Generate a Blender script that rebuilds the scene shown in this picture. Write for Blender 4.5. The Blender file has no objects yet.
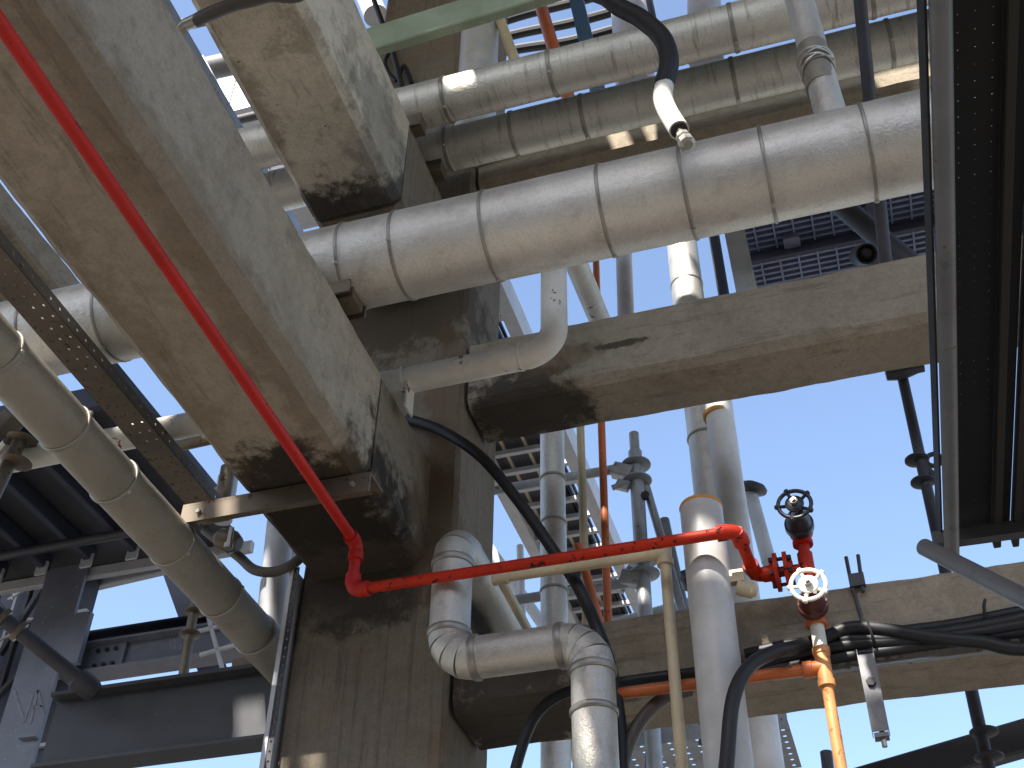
import bpy, bmesh, math, random
from mathutils import Vector, Matrix
random.seed(7)
S = bpy.context.scene
COL = S.collection
R = math.radians

# ------------------------------------------------------------------ camera
F, YAW, PIT, ROL = 1220.9, -0.309253, 0.715995, 0.0171383
CAM = Vector((0, 0, 1.6))
fw = Vector((math.sin(YAW)*math.cos(PIT), math.cos(YAW)*math.cos(PIT), math.sin(PIT)))
rt = Vector((math.cos(YAW), -math.sin(YAW), 0))
up = rt.cross(fw)
rt, up = math.cos(ROL)*rt + math.sin(ROL)*up, -math.sin(ROL)*rt + math.cos(ROL)*up
cam = bpy.data.cameras.new('camera'); camo = bpy.data.objects.new('camera', cam); COL.objects.link(camo)
cam.sensor_width = 36; cam.lens = F/1024*36; cam.clip_end = 5000; cam.clip_start = 0.02
camo.matrix_world = Matrix(((rt.x, up.x, -fw.x, CAM.x), (rt.y, up.y, -fw.y, CAM.y), (rt.z, up.z, -fw.z, CAM.z), (0, 0, 0, 1)))
S.camera = camo
# ------------------------------------------------------------------ sky, sun, exposure
SUN = Vector((-0.15, -0.68, 0.70)).normalized()          # towards the sun
w = bpy.data.worlds.new('World'); S.world = w; w.use_nodes = True
nt = w.node_tree
sky = nt.nodes.new('ShaderNodeTexSky'); sky.sky_type = 'NISHITA'; sky.sun_disc = False
sky.sun_elevation = math.asin(SUN.z); sky.sun_rotation = math.atan2(SUN.x, SUN.y) % (2*math.pi)
sky.air_density = 1.0; sky.dust_density = 1.9; sky.ozone_density = 1.0
bg = nt.nodes['Background']; nt.links.new(sky.outputs[0], bg.inputs[0]); bg.inputs[1].default_value = 0.15
sl = bpy.data.lights.new('sun', 'SUN'); sl.energy = 5.0; sl.angle = R(0.53); sl.color = (1, .95, .87)
so = bpy.data.objects.new('sun', sl); COL.objects.link(so)
so.rotation_euler = SUN.to_track_quat('Z', 'Y').to_euler(); so.location = (0, -10, 20)
S.view_settings.view_transform = 'Standard'; S.view_settings.look = 'None'
S.view_settings.gamma = 1; S.view_settings.exposure = 1.35
S.cycles.max_bounces = 8; S.cycles.diffuse_bounces = 5

# ------------------------------------------------------------------ point helpers
def P(px, py, **k):
    """world point seen at a picture position, on the plane X=, Y= or Z= it stands in"""
    d = rt*((px-512)/F) + up*((384-py)/F) + fw
    (a, v), = k.items(); i = 'XYZ'.index(a)
    return CAM + d*((v-CAM[i])/d[i])

# ------------------------------------------------------------------ mesh builder
class MB:
    def __init__(s): s.v = []; s.f = []
    def add(s, vs, fs):
        o = len(s.v); s.v += [tuple(x) for x in vs]; s.f += [tuple(i+o for i in f) for f in fs]; return s
    def box(s, a, b):
        x0, y0, z0 = a; x1, y1, z1 = b
        return s.add([(x0,y0,z0),(x1,y0,z0),(x1,y1,z0),(x0,y1,z0),(x0,y0,z1),(x1,y0,z1),(x1,y1,z1),(x0,y1,z1)],
                     [(0,3,2,1),(4,5,6,7),(0,1,5,4),(1,2,6,5),(2,3,7,6),(3,0,4,7)])
    def bar(s, p0, p1, wx, wy, up=(0,0,1), c=0.12):
        """bar of section wx (sideways) by wy (towards up) with eased edges"""
        p0 = Vector(p0); p1 = Vector(p1); d = (p1-p0).normalized(); u = Vector(up)
        if abs(d.dot(u)) > .97: u = Vector((0, 1, 0))
        r = d.cross(u).normalized(); u = r.cross(d)
        e = min(wx, wy)*c; a, b = wx/2, wy/2
        sec = [(-a+e,-b),(a-e,-b),(a,-b+e),(a,b-e),(a-e,b),(-a+e,b),(-a,b-e),(-a,-b+e)]
        vs = [p0+r*x+u*y for x, y in sec]+[p1+r*x+u*y for x, y in sec]
        fs = [(i, (i+1) % 8, (i+1) % 8+8, i+8) for i in range(8)]+[tuple(range(7,-1,-1)), tuple(range(8,16))]
        return s.add(vs, fs)
    def tube(s, path, r, n=20, cap=True, ends=None):
        pts = [Vector(p) for p in path]; m = len(pts)
        T = []
        for i in range(m):
            a = pts[max(i-1,0)]; b = pts[min(i+1,m-1)]; T.append((b-a).normalized())
        u = T[0].orthogonal().normalized(); vs = []
        for i in range(m):
            u = (u - T[i]*u.dot(T[i])).normalized(); v = T[i].cross(u)
            rr = r[i] if isinstance(r, (list, tuple)) else r
            for k in range(n):
                a = 2*math.pi*k/n; vs.append(pts[i]+(u*math.cos(a)+v*math.sin(a))*rr)
        fs = [(i*n+k, i*n+(k+1) % n, (i+1)*n+(k+1) % n, (i+1)*n+k) for i in range(m-1) for k in range(n)]
        if cap: fs += [tuple(range(n-1,-1,-1)), tuple(range((m-1)*n, m*n))]
        return s.add(vs, fs)
    def lathe(s, p, d, prof, n=24, cap=True):
        """profile of (distance along d, radius)"""
        p = Vector(p); d = Vector(d).normalized(); u = d.orthogonal().normalized(); v = d.cross(u); vs = []
        for t, r in prof:
            for k in range(n):
                a = 2*math.pi*k/n; vs.append(p+d*t+(u*math.cos(a)+v*math.sin(a))*r)
        m = len(prof)
        fs = [(i*n+k, i*n+(k+1) % n, (i+1)*n+(k+1) % n, (i+1)*n+k) for i in range(m-1) for k in range(n)]
        if cap: fs += [tuple(range(n-1,-1,-1)), tuple(range((m-1)*n, m*n))]
        return s.add(vs, fs)
    def ring(s, c, d, R0, r, n=32, k=10):
        c = Vector(c); d = Vector(d).normalized(); u = d.orthogonal().normalized(); v = d.cross(u)
        vs = []
        for i in range(n):
            a = 2*math.pi*i/n; o = u*math.cos(a)+v*math.sin(a)
            for j in range(k):
                b = 2*math.pi*j/k; vs.append(c+o*(R0+r*math.cos(b))+d*(r*math.sin(b)))
        return s.add(vs, [(i*k+j, ((i+1) % n)*k+j, ((i+1) % n)*k+(j+1) % k, i*k+(j+1) % k) for i in range(n) for j in range(k)])
    def perf(s, o, U, V, nu, nv, cu, cv, hr, t=.002, slot=1.0):
        """perforated sheet: nu by nv cells, one round (or slotted) hole in each, real thickness"""
        o = Vector(o); U = Vector(U).normalized(); V = Vector(V).normalized(); N = U.cross(V)*t
        for i in range(nu):
            for j in range(nv):
                c = o+U*(cu*(i+.5))+V*(cv*(j+.5))
                out = [(1,0),(1,1),(0,1),(-1,1),(-1,0),(-1,-1),(0,-1),(1,-1)]
                A = [c+U*(x*cu/2)+V*(y*cv/2) for x, y in out]
                B = []
                for k in range(8):
                    a = math.pi*k/4; B.append(c+U*(math.cos(a)*hr*slot)+V*(math.sin(a)*hr))
                vs = A+B+[x-N for x in A]+[x-N for x in B]; fs = []
                for k in range(8):
                    q = (k+1) % 8
                    fs += [(k, q, 8+q, 8+k), (16+q, 16+k, 24+k, 24+q), (8+k, 8+q, 24+q, 24+k)]
                s.add(vs, fs)
        return s
    def build(s, name, mat, parent=None, smooth=35, kind=None):
        me = bpy.data.meshes.new(name); me.from_pydata(s.v, [], s.f); me.update()
        bm = bmesh.new(); bm.from_mesh(me); bmesh.ops.recalc_face_normals(bm, faces=bm.faces); bm.to_mesh(me); bm.free()
        me.materials.append(mat)
        if smooth:
            me.polygons.foreach_set('use_smooth', [True]*len(me.polygons)); me.set_sharp_from_angle(angle=R(smooth))
        o = bpy.data.objects.new(name, me); COL.objects.link(o)
        if kind: o['kind'] = kind
        if parent:
            o.parent = parent; o.matrix_parent_inverse = Matrix.Translation(-wloc(parent))
        return o
def wloc(o):
    return o.location.copy() if o.parent is None else Vector((0, 0, 0))+wloc(o.parent)*0
def tag(o, label, cat, group=None):
    o['label'] = label; o['category'] = cat
    if group: o['group'] = group
    return o
def thing(name, label, cat, loc, group=None):
    o = bpy.data.objects.new(name, None); COL.objects.link(o); o.location = loc; o.empty_display_size = .1
    return tag(o, label, cat, group)
def fillet(pts, rad, n=8):
    pts = [Vector(p) for p in pts]; out = [pts[0]]
    for i in range(1, len(pts)-1):
        a, b, c = pts[i-1], pts[i], pts[i+1]
        d0 = (a-b); d1 = (c-b); r_ = rad[i-1] if isinstance(rad, (list, tuple)) else rad
        ang = d0.angle(d1)
        L = min(r_/math.tan(ang/2), d0.length*.49, d1.length*.49)
        s0 = b+d0.normalized()*L; s1 = b+d1.normalized()*L
        rr = L*math.tan(ang/2); bis = (d0.normalized()+d1.normalized()).normalized(); cen = b+bis*(rr/math.sin(ang/2))
        v0 = s0-cen; v1 = s1-cen; tot = v0.angle(v1)
        ax = v0.cross(v1).normalized()
        for k in range(n+1): out.append(cen+Matrix.Rotation(tot*k/n, 3, ax)@v0)
    out.append(pts[-1]); return out
def smooth_path(pts, n=10):
    pts = [Vector(p) for p in pts]; q = [pts[0]*2-pts[1]]+pts+[pts[-1]*2-pts[-2]]; out = []
    for i in range(1, len(q)-2):
        a, b, c, d = q[i-1:i+3]
        for k in range(n):
            t = k/n
            out.append(.5*((2*b)+(c-a)*t+(2*a-5*b+4*c-d)*t*t+(3*b-a-3*c+d)*t**3))
    out.append(pts[-1]); return out

# ------------------------------------------------------------------ materials
def new_mat(name):
    m = bpy.data.materials.new(name); m.use_nodes = True
    n = m.node_tree; return m, n, n.nodes['Principled BSDF']
def nd(n, t, **k):
    x = n.nodes.new(t)
    for a, v in k.items(): setattr(x, a, v)
    return x
def noise(n, vec, scale, detail=6, rough=.6, stretch=(1,1,1), off=(0,0,0)):
    mp = nd(n, 'ShaderNodeMapping'); mp.inputs['Scale'].default_value = stretch; mp.inputs['Location'].default_value = off
    n.links.new(vec, mp.inputs[0])
    t = nd(n, 'ShaderNodeTexNoise'); t.inputs['Scale'].default_value = scale; t.inputs['Detail'].default_value = detail
    t.inputs['Roughness'].default_value = rough; n.links.new(mp.outputs[0], t.inputs[0]); return t.outputs['Fac']
def ramp(n, fac, a, b, lo=0., hi=1.):
    r = nd(n, 'ShaderNodeMapRange'); r.interpolation_type = 'SMOOTHSTEP'
    for i, v in ((1, a), (2, b), (3, lo), (4, hi)): r.inputs[i].default_value = v
    n.links.new(fac, r.inputs[0]); return r.outputs[0]
def math_(n, op, a, b):
    x = nd(n, 'ShaderNodeMath', operation=op)
    for i, v in enumerate((a, b)):
        if isinstance(v, (int, float)): x.inputs[i].default_value = v
        else: n.links.new(v, x.inputs[i])
    return x.outputs[0]
def mix(n, fac, a, b, blend='MIX'):
    x = nd(n, 'ShaderNodeMix', data_type='RGBA', blend_type=blend)
    if isinstance(fac, (int, float)): x.inputs[0].default_value = fac
    else: n.links.new(fac, x.inputs[0])
    for i, v in ((6, a), (7, b)):
        if isinstance(v, tuple): x.inputs[i].default_value = (*v, 1)
        else: n.links.new(v, x.inputs[i])
    return x.outputs[2]
def bump(n, b, h, strength, dist):
    x = nd(n, 'ShaderNodeBump'); x.inputs['Strength'].default_value = strength; x.inputs['Distance'].default_value = dist
    n.links.new(h, x.inputs['Height'])
    if b.inputs['Normal'].is_linked: n.links.new(b.inputs['Normal'].links[0].from_socket, x.inputs['Normal'])
    n.links.new(x.outputs[0], b.inputs['Normal'])
def objco(n): return nd(n, 'ShaderNodeTexCoord').outputs['Object']

def concrete(name, base=(.33,.285,.225), streak=(1,1,1), stains=(), boards=0., brown=.6):
    m, n, b = new_mat(name); co = objco(n)
    big = noise(n, co, 1.3, 5, .6); mid = noise(n, co, 3.4, 9, .72, (1,1,1), (2,8,5)); fine = noise(n, co, 70, 4, .7)
    mot = noise(n, co, 15, 9, .75, (1,1,1), (1,3,3)); st = noise(n, co, 3.2, 8, .7, streak, (3,1,7))
    c = mix(n, ramp(n, big, .35, .68), tuple(x*.88 for x in base), tuple(min(1,x*1.1) for x in base))
    c = mix(n, math_(n, 'MULTIPLY', ramp(n, mot, .48, .66), .36), c, tuple(x*.5 for x in base))
    c = mix(n, math_(n, 'MULTIPLY', ramp(n, mot, .5, .3), .25), c, tuple(min(1,x*1.4) for x in base))
    c = mix(n, math_(n, 'MULTIPLY', ramp(n, mid, .53, .61), brown), c, (.19,.14,.09))
    c = mix(n, math_(n, 'MULTIPLY', ramp(n, st, .54, .64), .5), c, tuple(x*.42 for x in base))
    c = mix(n, math_(n, 'MULTIPLY', ramp(n, fine, .4, .72), .35), c, tuple(x*.5 for x in base))
    v = nd(n, 'ShaderNodeTexVoronoi'); v.inputs['Scale'].default_value = 7; n.links.new(co, v.inputs[0])
    c = mix(n, math_(n, 'MULTIPLY', ramp(n, v.outputs['Distance'], .055, .03), ramp(n, big, .5, .56)), c, (.09,.07,.055))
    v2 = nd(n, 'ShaderNodeTexVoronoi'); v2.inputs['Scale'].default_value = 22; n.links.new(co, v2.inputs[0])
    hole = math_(n, 'MULTIPLY', ramp(n, v2.outputs['Distance'], .1, .05), ramp(n, noise(n, co, 3, 3, .5, (1,1,1), (4,4,1)), .55, .6))
    c = mix(n, math_(n, 'MULTIPLY', hole, .8), c, (.05,.042,.035))
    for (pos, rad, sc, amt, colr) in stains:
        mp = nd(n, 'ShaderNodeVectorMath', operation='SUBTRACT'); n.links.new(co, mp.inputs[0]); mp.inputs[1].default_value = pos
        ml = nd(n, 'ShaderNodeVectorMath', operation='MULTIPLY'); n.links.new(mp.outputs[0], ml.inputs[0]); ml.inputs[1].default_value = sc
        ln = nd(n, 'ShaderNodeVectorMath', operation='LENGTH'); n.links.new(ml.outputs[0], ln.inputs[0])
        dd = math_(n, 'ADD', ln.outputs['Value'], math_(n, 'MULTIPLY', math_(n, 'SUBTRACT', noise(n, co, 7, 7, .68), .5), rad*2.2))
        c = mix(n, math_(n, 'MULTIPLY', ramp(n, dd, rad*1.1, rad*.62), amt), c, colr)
    n.links.new(c, b.inputs['Base Color']); b.inputs['Roughness'].default_value = .88; b.inputs['Specular IOR Level'].default_value = .25
    bump(n, b, noise(n, co, 24, 8, .72), .7, .016)
    bump(n, b, fine, .35, .003)
    if boards:
        bump(n, b, noise(n, co, 9, 3, .5, (9, 9, .12)), boards, .012)
    return m
def clad(name, base=(.72,.69,.63), streak=(1,1,1), dirt=.25, rough=.47):
    m, n, b = new_mat(name); co = objco(n)
    st = noise(n, co, 8, 5, .65, streak); sp = noise(n, co, 90, 3, .6); big = noise(n, co, 3, 4, .6)
    oi = nd(n, 'ShaderNodeObjectInfo')
    c = mix(n, ramp(n, big, .3, .7), tuple(x*.86 for x in base), tuple(x*1.06 for x in base))
    c = mix(n, math_(n, 'MULTIPLY', oi.outputs['Random'], .22), c, (.36,.33,.28))
    c = mix(n, math_(n, 'MULTIPLY', ramp(n, st, .52, .7), dirt), c, (.2,.145,.09))
    c = mix(n, math_(n, 'MULTIPLY', ramp(n, sp, .4, .75), .25), c, (.3,.28,.25))
    n.links.new(c, b.inputs['Base Color']); b.inputs['Metallic'].default_value = .68
    n.links.new(ramp(n, big, .2, .8, rough-.06, rough+.1), b.inputs['Roughness'])
    bump(n, b, noise(n, co, 5, 3, .5), .25, .02)
    bump(n, b, noise(n, co, 45, 4, .65), .7, .005)
    bump(n, b, noise(n, co, 120, 2, .6), .8, .003)
    return m
def paint(name, base, rough=.45, chips=None, chip_amt=.0, dirt=.25, metal=0., scale=22, vary=.15, spec=.5):
    m, n, b = new_mat(name); co = objco(n)
    big = noise(n, co, 4, 5, .6); sp = noise(n, co, 45, 4, .6)
    c = mix(n, ramp(n, big, .3, .7), tuple(x*(1-vary) for x in base), tuple(min(.95, x*(1+vary*.6)) for x in base))
    c = mix(n, math_(n, 'MULTIPLY', ramp(n, noise(n, co, 10, 6, .7), .52, .75), dirt), c, tuple(x*.38+.01 for x in base))
    if chips:
        k = ramp(n, noise(n, co, scale, 5, .62, (1,1,1), (5,2,8)), .66-chip_amt*.2, .70-chip_amt*.2)
        c = mix(n, k, c, chips)
        n.links.new(ramp(n, k, 0, 1, rough, .85), b.inputs['Roughness'])
    else: n.links.new(ramp(n, big, .2, .8, rough-.05, rough+.12), b.inputs['Roughness'])
    n.links.new(c, b.inputs['Base Color']); b.inputs['Metallic'].default_value = metal; b.inputs['Specular IOR Level'].default_value = spec
    bump(n, b, sp, .15, .0015)
    return m
M = {}
BLK = (.02,.015,.011); BRN = (.13,.085,.05)
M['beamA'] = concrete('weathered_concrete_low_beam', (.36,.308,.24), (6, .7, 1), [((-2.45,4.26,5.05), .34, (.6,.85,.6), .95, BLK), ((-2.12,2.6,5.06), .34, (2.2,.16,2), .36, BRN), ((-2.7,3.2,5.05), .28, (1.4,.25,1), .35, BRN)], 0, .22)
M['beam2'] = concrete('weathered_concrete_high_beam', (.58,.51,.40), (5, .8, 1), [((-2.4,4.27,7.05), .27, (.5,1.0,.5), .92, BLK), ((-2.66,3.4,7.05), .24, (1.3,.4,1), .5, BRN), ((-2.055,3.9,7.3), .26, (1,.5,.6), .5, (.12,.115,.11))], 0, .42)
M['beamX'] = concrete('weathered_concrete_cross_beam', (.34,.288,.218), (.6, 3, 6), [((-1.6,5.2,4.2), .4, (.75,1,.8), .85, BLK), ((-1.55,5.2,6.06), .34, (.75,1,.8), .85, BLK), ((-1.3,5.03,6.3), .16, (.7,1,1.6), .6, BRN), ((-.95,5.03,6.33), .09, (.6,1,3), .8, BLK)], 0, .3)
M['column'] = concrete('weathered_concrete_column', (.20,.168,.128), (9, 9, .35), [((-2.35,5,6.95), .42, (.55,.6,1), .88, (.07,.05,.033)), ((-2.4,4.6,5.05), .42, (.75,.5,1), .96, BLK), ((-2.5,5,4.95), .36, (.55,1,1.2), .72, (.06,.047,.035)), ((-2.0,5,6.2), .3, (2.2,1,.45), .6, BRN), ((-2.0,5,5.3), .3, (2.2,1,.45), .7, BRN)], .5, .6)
M['clad'] = clad('aluminium_cladding')
M['cladX'] = clad('streaked_aluminium_cladding', (.70,.665,.59), (4, .45, .45), .5)
M['cladE'] = clad('elbow_aluminium_cladding', (.54,.515,.47), (1,1,1), .3, .5)
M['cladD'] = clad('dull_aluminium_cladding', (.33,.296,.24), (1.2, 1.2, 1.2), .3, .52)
M['band'] = paint('strap_metal', (.32,.3,.265), .45, metal=.7, dirt=.6)
M['galv'] = paint('galvanised_steel', (.36,.37,.38), .5, metal=.55, dirt=.45, chips=(.2,.15,.11), chip_amt=.1)
M['tube'] = paint('scaffold_tube_steel', (.15,.15,.155), .5, metal=.5, dirt=.6, chips=(.14,.08,.045), chip_amt=-.1)
M['tubeD'] = paint('dark_scaffold_steel', (.06,.06,.07), .55, metal=.4, dirt=.6, chips=(.1,.055,.03), chip_amt=.1)
M['tubeB'] = paint('brown_scaffold_steel', (.15,.12,.088), .5, metal=.5, dirt=.6, chips=(.10,.06,.033), chip_amt=.25)
M['steel'] = paint('blue_grey_structural_steel', (.15,.162,.205), .55, dirt=.4, chips=(.3,.31,.33), chip_amt=0.)
M['steelD'] = paint('dark_structural_steel', (.04,.04,.046), .6, dirt=.5, chips=(.3,.28,.25), chip_amt=-.2)
M['navy'] = paint('dark_blue_steel', (.035,.04,.065), .55, dirt=.4)
M['black'] = paint('black_plank_underside', (.010,.010,.011), .6, dirt=.3, spec=.25)
M['red'] = paint('chipped_red_paint', (.44,.022,.005), .52, chips=(.05,.012,.01), chip_amt=.38, dirt=.4, scale=26, spec=.25)
M['redc'] = paint('clean_red_paint', (.42,.011,.004), .58, chips=(.16,.01,.01), chip_amt=.05, dirt=.3, spec=.35)
M['orange'] = paint('orange_paint', (.52,.13,.03), .5, chips=(.2,.06,.025), chip_amt=.15, dirt=.4)
M['peach'] = paint('light_orange_paint', (.62,.27,.09), .5, chips=(.4,.14,.05), chip_amt=.4, dirt=.3)  # lighter orange than the side branch
M['white'] = paint('white_pipe_paint', (.46,.45,.435), .42, dirt=.22, chips=(.5,.46,.4), chip_amt=-.2)
M['white2'] = paint('bright_white_pipe_paint', (.66,.65,.63), .42, dirt=.15)
M['rusty'] = paint('cream_paint_with_rust', (.60,.575,.52), .45, dirt=.22, chips=(.10,.045,.018), chip_amt=.22, scale=9)
M['cream'] = paint('cream_pipe_paint', (.52,.43,.28), .5, dirt=.35)
M['pale'] = paint('pale_grey_paint', (.44,.45,.47), .5, dirt=.3)
M['green'] = paint('pale_green_paint', (.31,.36,.25), .6, dirt=.3)
M['blue'] = paint('blue_paint', (.05,.13,.25), .5, dirt=.25)
M['rubber'] = paint('black_rubber', (.014,.014,.016), .5, dirt=.2, spec=.4)
M['hose'] = paint('grey_brown_hose', (.085,.07,.058), .55, dirt=.4)
M['valve'] = paint('black_valve_paint', (.017,.019,.027), .4, dirt=.3, chips=(.05,.05,.06), chip_amt=0.)
M['wheelw'] = paint('white_handwheel_paint', (.74,.71,.62), .45, dirt=.2)
M['bolt'] = paint('plated_bolt', (.42,.4,.36), .4, metal=.8, dirt=.4)
M['boltd'] = paint('dark_bolt', (.04,.035,.035), .5, metal=.5, dirt=.4)
M['insul'] = paint('orange_foam', (.55,.27,.07), .85, dirt=.5)
M['deck'] = paint('deck_boards', (.22,.17,.12), .8, dirt=.4)
M['railD'] = paint('brown_black_plank_steel', (.022,.019,.016), .65, dirt=.4, spec=.25)
M['chalk'] = paint('faint_chalk', (.21,.22,.26), .9, dirt=.7)
M['bars'] = paint('sky_tinted_bars', (.2,.23,.34), .45, dirt=.2)  # blue of the sky light on the bars is put into this base
M['bonnet'] = paint('dark_red_valve_paint', (.09,.02,.015), .45, dirt=.5, chips=(.03,.02,.02), chip_amt=.3)
M['ground'] = concrete('yard_concrete', (.195,.182,.162))

# ------------------------------------------------------------------ ground
g = MB(); g.add([(-900,-900,0),(900,-900,0),(900,900,0),(-900,900,0)], [(0,1,2,3)])
g.build('ground', M['ground'], None, 0, 'structure')

# ------------------------------------------------------------------ concrete frame
def prism(axis, a0, a1, b0, b1, z0, z1, ch=(.05,.05,.03,.03), seg=.06, jit=.0042):
    """rectangular concrete member with chamfered, slightly worn arrises; ch = bottom b0, bottom b1, top b1, top b0"""
    n = max(2, int(abs(a1-a0)/seg)); sec = [(b0+ch[0],z0),(b1-ch[1],z0),(b1,z0+ch[1]),(b1,z1-ch[2]),(b1-ch[2],z1),(b0+ch[3],z1),(b0,z1-ch[3]),(b0,z0+ch[0])]
    m = MB(); vs = []; fs = []; wob = [0]*16
    for i in range(n+1):
        a = a0+(a1-a0)*i/n
        for k, (b, z) in enumerate(sec):
            wob[k] = wob[k]*.75+random.gauss(0, jit*.6); wob[k+8] = wob[k+8]*.75+random.gauss(0, jit*.6)
            bb, zz = b+wob[k]*.6, z+wob[k+8]*.6
            vs.append((a, bb, zz) if axis == 'X' else (bb, a, zz) if axis == 'Y' else (b+wob[k]*.6, z+wob[k+8]*.6, a))
    for i in range(n):
        for k in range(8): q = (k+1) % 8; fs.append((i*8+k, i*8+q, i*8+8+q, i*8+8+k))
    fs += [tuple(range(8)), tuple(range(n*8, n*8+8))]
    return m.add(vs, fs)
XL, XR_ = -2.705, -2.055
col = thing('concrete_column', 'tall stained concrete column at centre carrying the beams', 'column', (-2.33, 5.31, 0))
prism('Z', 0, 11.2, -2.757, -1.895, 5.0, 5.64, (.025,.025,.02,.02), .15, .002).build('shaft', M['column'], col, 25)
for z0, z1, xl_ in ((5.05, 5.73, XL), (7.05, 7.82, -2.615)):
    prism('Y', 4.262, 5.01, xl_+.004, XR_-.004, z0-.005, z1-.005).build('corbel', M['column'], col, 25)
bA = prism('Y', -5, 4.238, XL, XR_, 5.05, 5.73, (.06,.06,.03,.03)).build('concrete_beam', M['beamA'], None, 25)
tag(bA, 'wide low concrete beam at upper left with the red pipe under it', 'beam', 'concrete beams')
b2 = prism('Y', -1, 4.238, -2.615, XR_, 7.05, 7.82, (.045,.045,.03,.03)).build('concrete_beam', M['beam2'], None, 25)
tag(b2, 'higher concrete beam with pale soffit ending behind the big silver pipe', 'beam', 'concrete beams')
for z0, z1, lab in ((6.09, 6.57, 'middle concrete cross beam below the big silver pipe'), (4.2, 4.58, 'lowest concrete cross beam behind the white handwheel and cables'), (8.03, 8.6, 'topmost concrete cross beam partly hidden behind three silver pipes')):
    dp = 5.42 if z0 > 6 and z0 < 7 else 5.47
    o = prism('X', -1.872, 5, 5.02, dp, z0, z1, (.045,.03,.02,.02)).build('concrete_beam', M['beamX'], None, 25); tag(o, lab, 'beam', 'concrete beams')
x9 = P(30, 254, Z=8.06).x
o = prism('Y', -1, 5.4, x9-.7, x9, 8.06, 8.32, (.03,.03,.02,.02)).build('concrete_beam', M['beamX'], None, 25)
tag(o, 'brown concrete beam soffit seen at left edge between perforated tray and low beam', 'beam', 'concrete beams')

# angle and plate at the seam of the low beam
t = thing('support_angle', 'rusty steel angle bolted across the underside of the low beam', 'bracket', (-2.5, 4.23, 4.95))
MB().box((-3.0, 4.17, 5.022), (-2.02, 4.33, 5.034)).build('flange', M['tubeB'], t, 0)
MB().box((-3.0, 4.17, 4.925), (-2.02, 4.183, 5.021)).build('web', M['tubeB'], t, 0)
for x in (-2.9, -2.1): MB().lathe((x, 4.15, 4.97), (0,1,0), [(0,.012),(.03,.012)], 6).build('bolt', M['bolt'], t)

# ------------------------------------------------------------------ clad pipes
def clad_pipe(name, label, p0, p1, r, mat, seams, bandw=.03, group=None, cat='pipe', lap=.004):
    p0 = Vector(p0); p1 = Vector(p1); L = (p1-p0).length; d = (p1-p0)/L
    t = thing(name, label, cat, p0, group)
    cuts = [0]+sorted(seams)+[L]
    for i in range(len(cuts)-1):
        a, b = cuts[i], cuts[i+1]; rr = r+random.uniform(-.002, .002); k = max(2, int((b-a)/.12))
        pr = [(a, rr*.96), (a, rr)]+[(a+(b-a)*j/k, rr+random.uniform(-.0012,.0012)) for j in range(1, k)]+[(b+.02 if i < len(cuts)-2 else b, rr), (b+.02 if i < len(cuts)-2 else b, rr*.96)]
        MB().lathe(p0, d, pr, 40).build('cladding_sheet', mat, t)
    for s_ in sorted(seams):
        MB().lathe(p0, d, [(s_-bandw/2, r*.98), (s_-bandw/2, r+lap), (s_-bandw/2+.004, r+lap+.003), (s_+bandw/2-.004, r+lap+.003), (s_+bandw/2, r+lap), (s_+bandw/2, r*.98)], 40).build('band', M['band'], t)
        w0 = Vector((0,0,1)) if abs(d.z) < .8 else Vector((0,-1,0)); sd = d.cross(w0).normalized(); w0 = sd.cross(d)
        an = random.uniform(-2.4, -.4) if abs(d.x) > .8 else random.uniform(-1, 1); nn = (sd*math.cos(an)+w0*math.sin(an))
        if abs(d.z) < .8: MB().lathe(p0+d*s_+nn*(r+lap+.002), nn, [(0,.011),(.006,.011),(.01,.006)], 8).build('clip', M['bolt'], t)
    return t
def seams_at(p0, pxs, **k):
    return [(P(x, y, **k)-Vector(p0)).dot(Vector((1,0,0))) for x, y in pxs]
# big pipe on the low beam
p0 = (-6, 3.76, 6.01)
sm = seams_at(p0, [(405,255),(493,232),(607,208),(688,192),(767,172),(867,152)], Y=3.76)
sp = sum(sm[i+1]-sm[i] for i in range(5))/5
sm = [sm[0]-sp*.62] + sm; sm = [sm[0]-sp*k for k in range(1, 5)] + sm + [sm[-1]+sp*k for k in (1,2)]
t = clad_pipe('insulated_pipe', 'thickest silver clad pipe crossing the picture above the middle cross beam', p0, (3.5, 3.76, 6.01), .222, M['clad'], sm, .018)
t2 = thing('pipe_saddle', 'short rusty saddle block under the thickest silver pipe', 'pipe support', (-2.1, 3.76, 5.73))
MB().box((-2.5, 3.70, 5.735), (-1.99, 3.82, 5.80)).build('block', M['tubeB'], t2, 0)
MB().box((-2.5, 3.66, 5.733), (-1.99, 3.672, 5.83)).build('plate', M['tubeB'], t2, 0)
MB().box((-2.5, 3.85, 5.733), (-1.99, 3.862, 5.83)).build('plate', M['tubeB'], t2, 0)
for Yc, lab, pxs in ((4.333, 'upper of two streaked silver pipes near the top edge', [(448,98),(553,72),(733,28),(870,-5)]), (4.712, 'lower of two streaked silver pipes just under the top one', [(450,148),(515,135),(585,118),(735,82),(890,45)])):
    p0 = (-3.5, Yc, 8.075)
    clad_pipe('insulated_pipe', lab, p0, (3.2, Yc, 8.075), .146, M['cladX'], seams_at(p0, pxs, Y=Yc), .028, 'twin pipes along the top')
    t2 = thing('pipe_shoe', 'rusty shoe under the %s end of the twin streaked pipes' % ('front' if Yc < 4.5 else 'rear'), 'pipe support', (-2.2, Yc, 7.83))
    MB().box((-2.35, Yc-.05, 7.825), (-2.0, Yc+.05, 7.935)).build('block', M['tubeB'], t2, 0)
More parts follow.
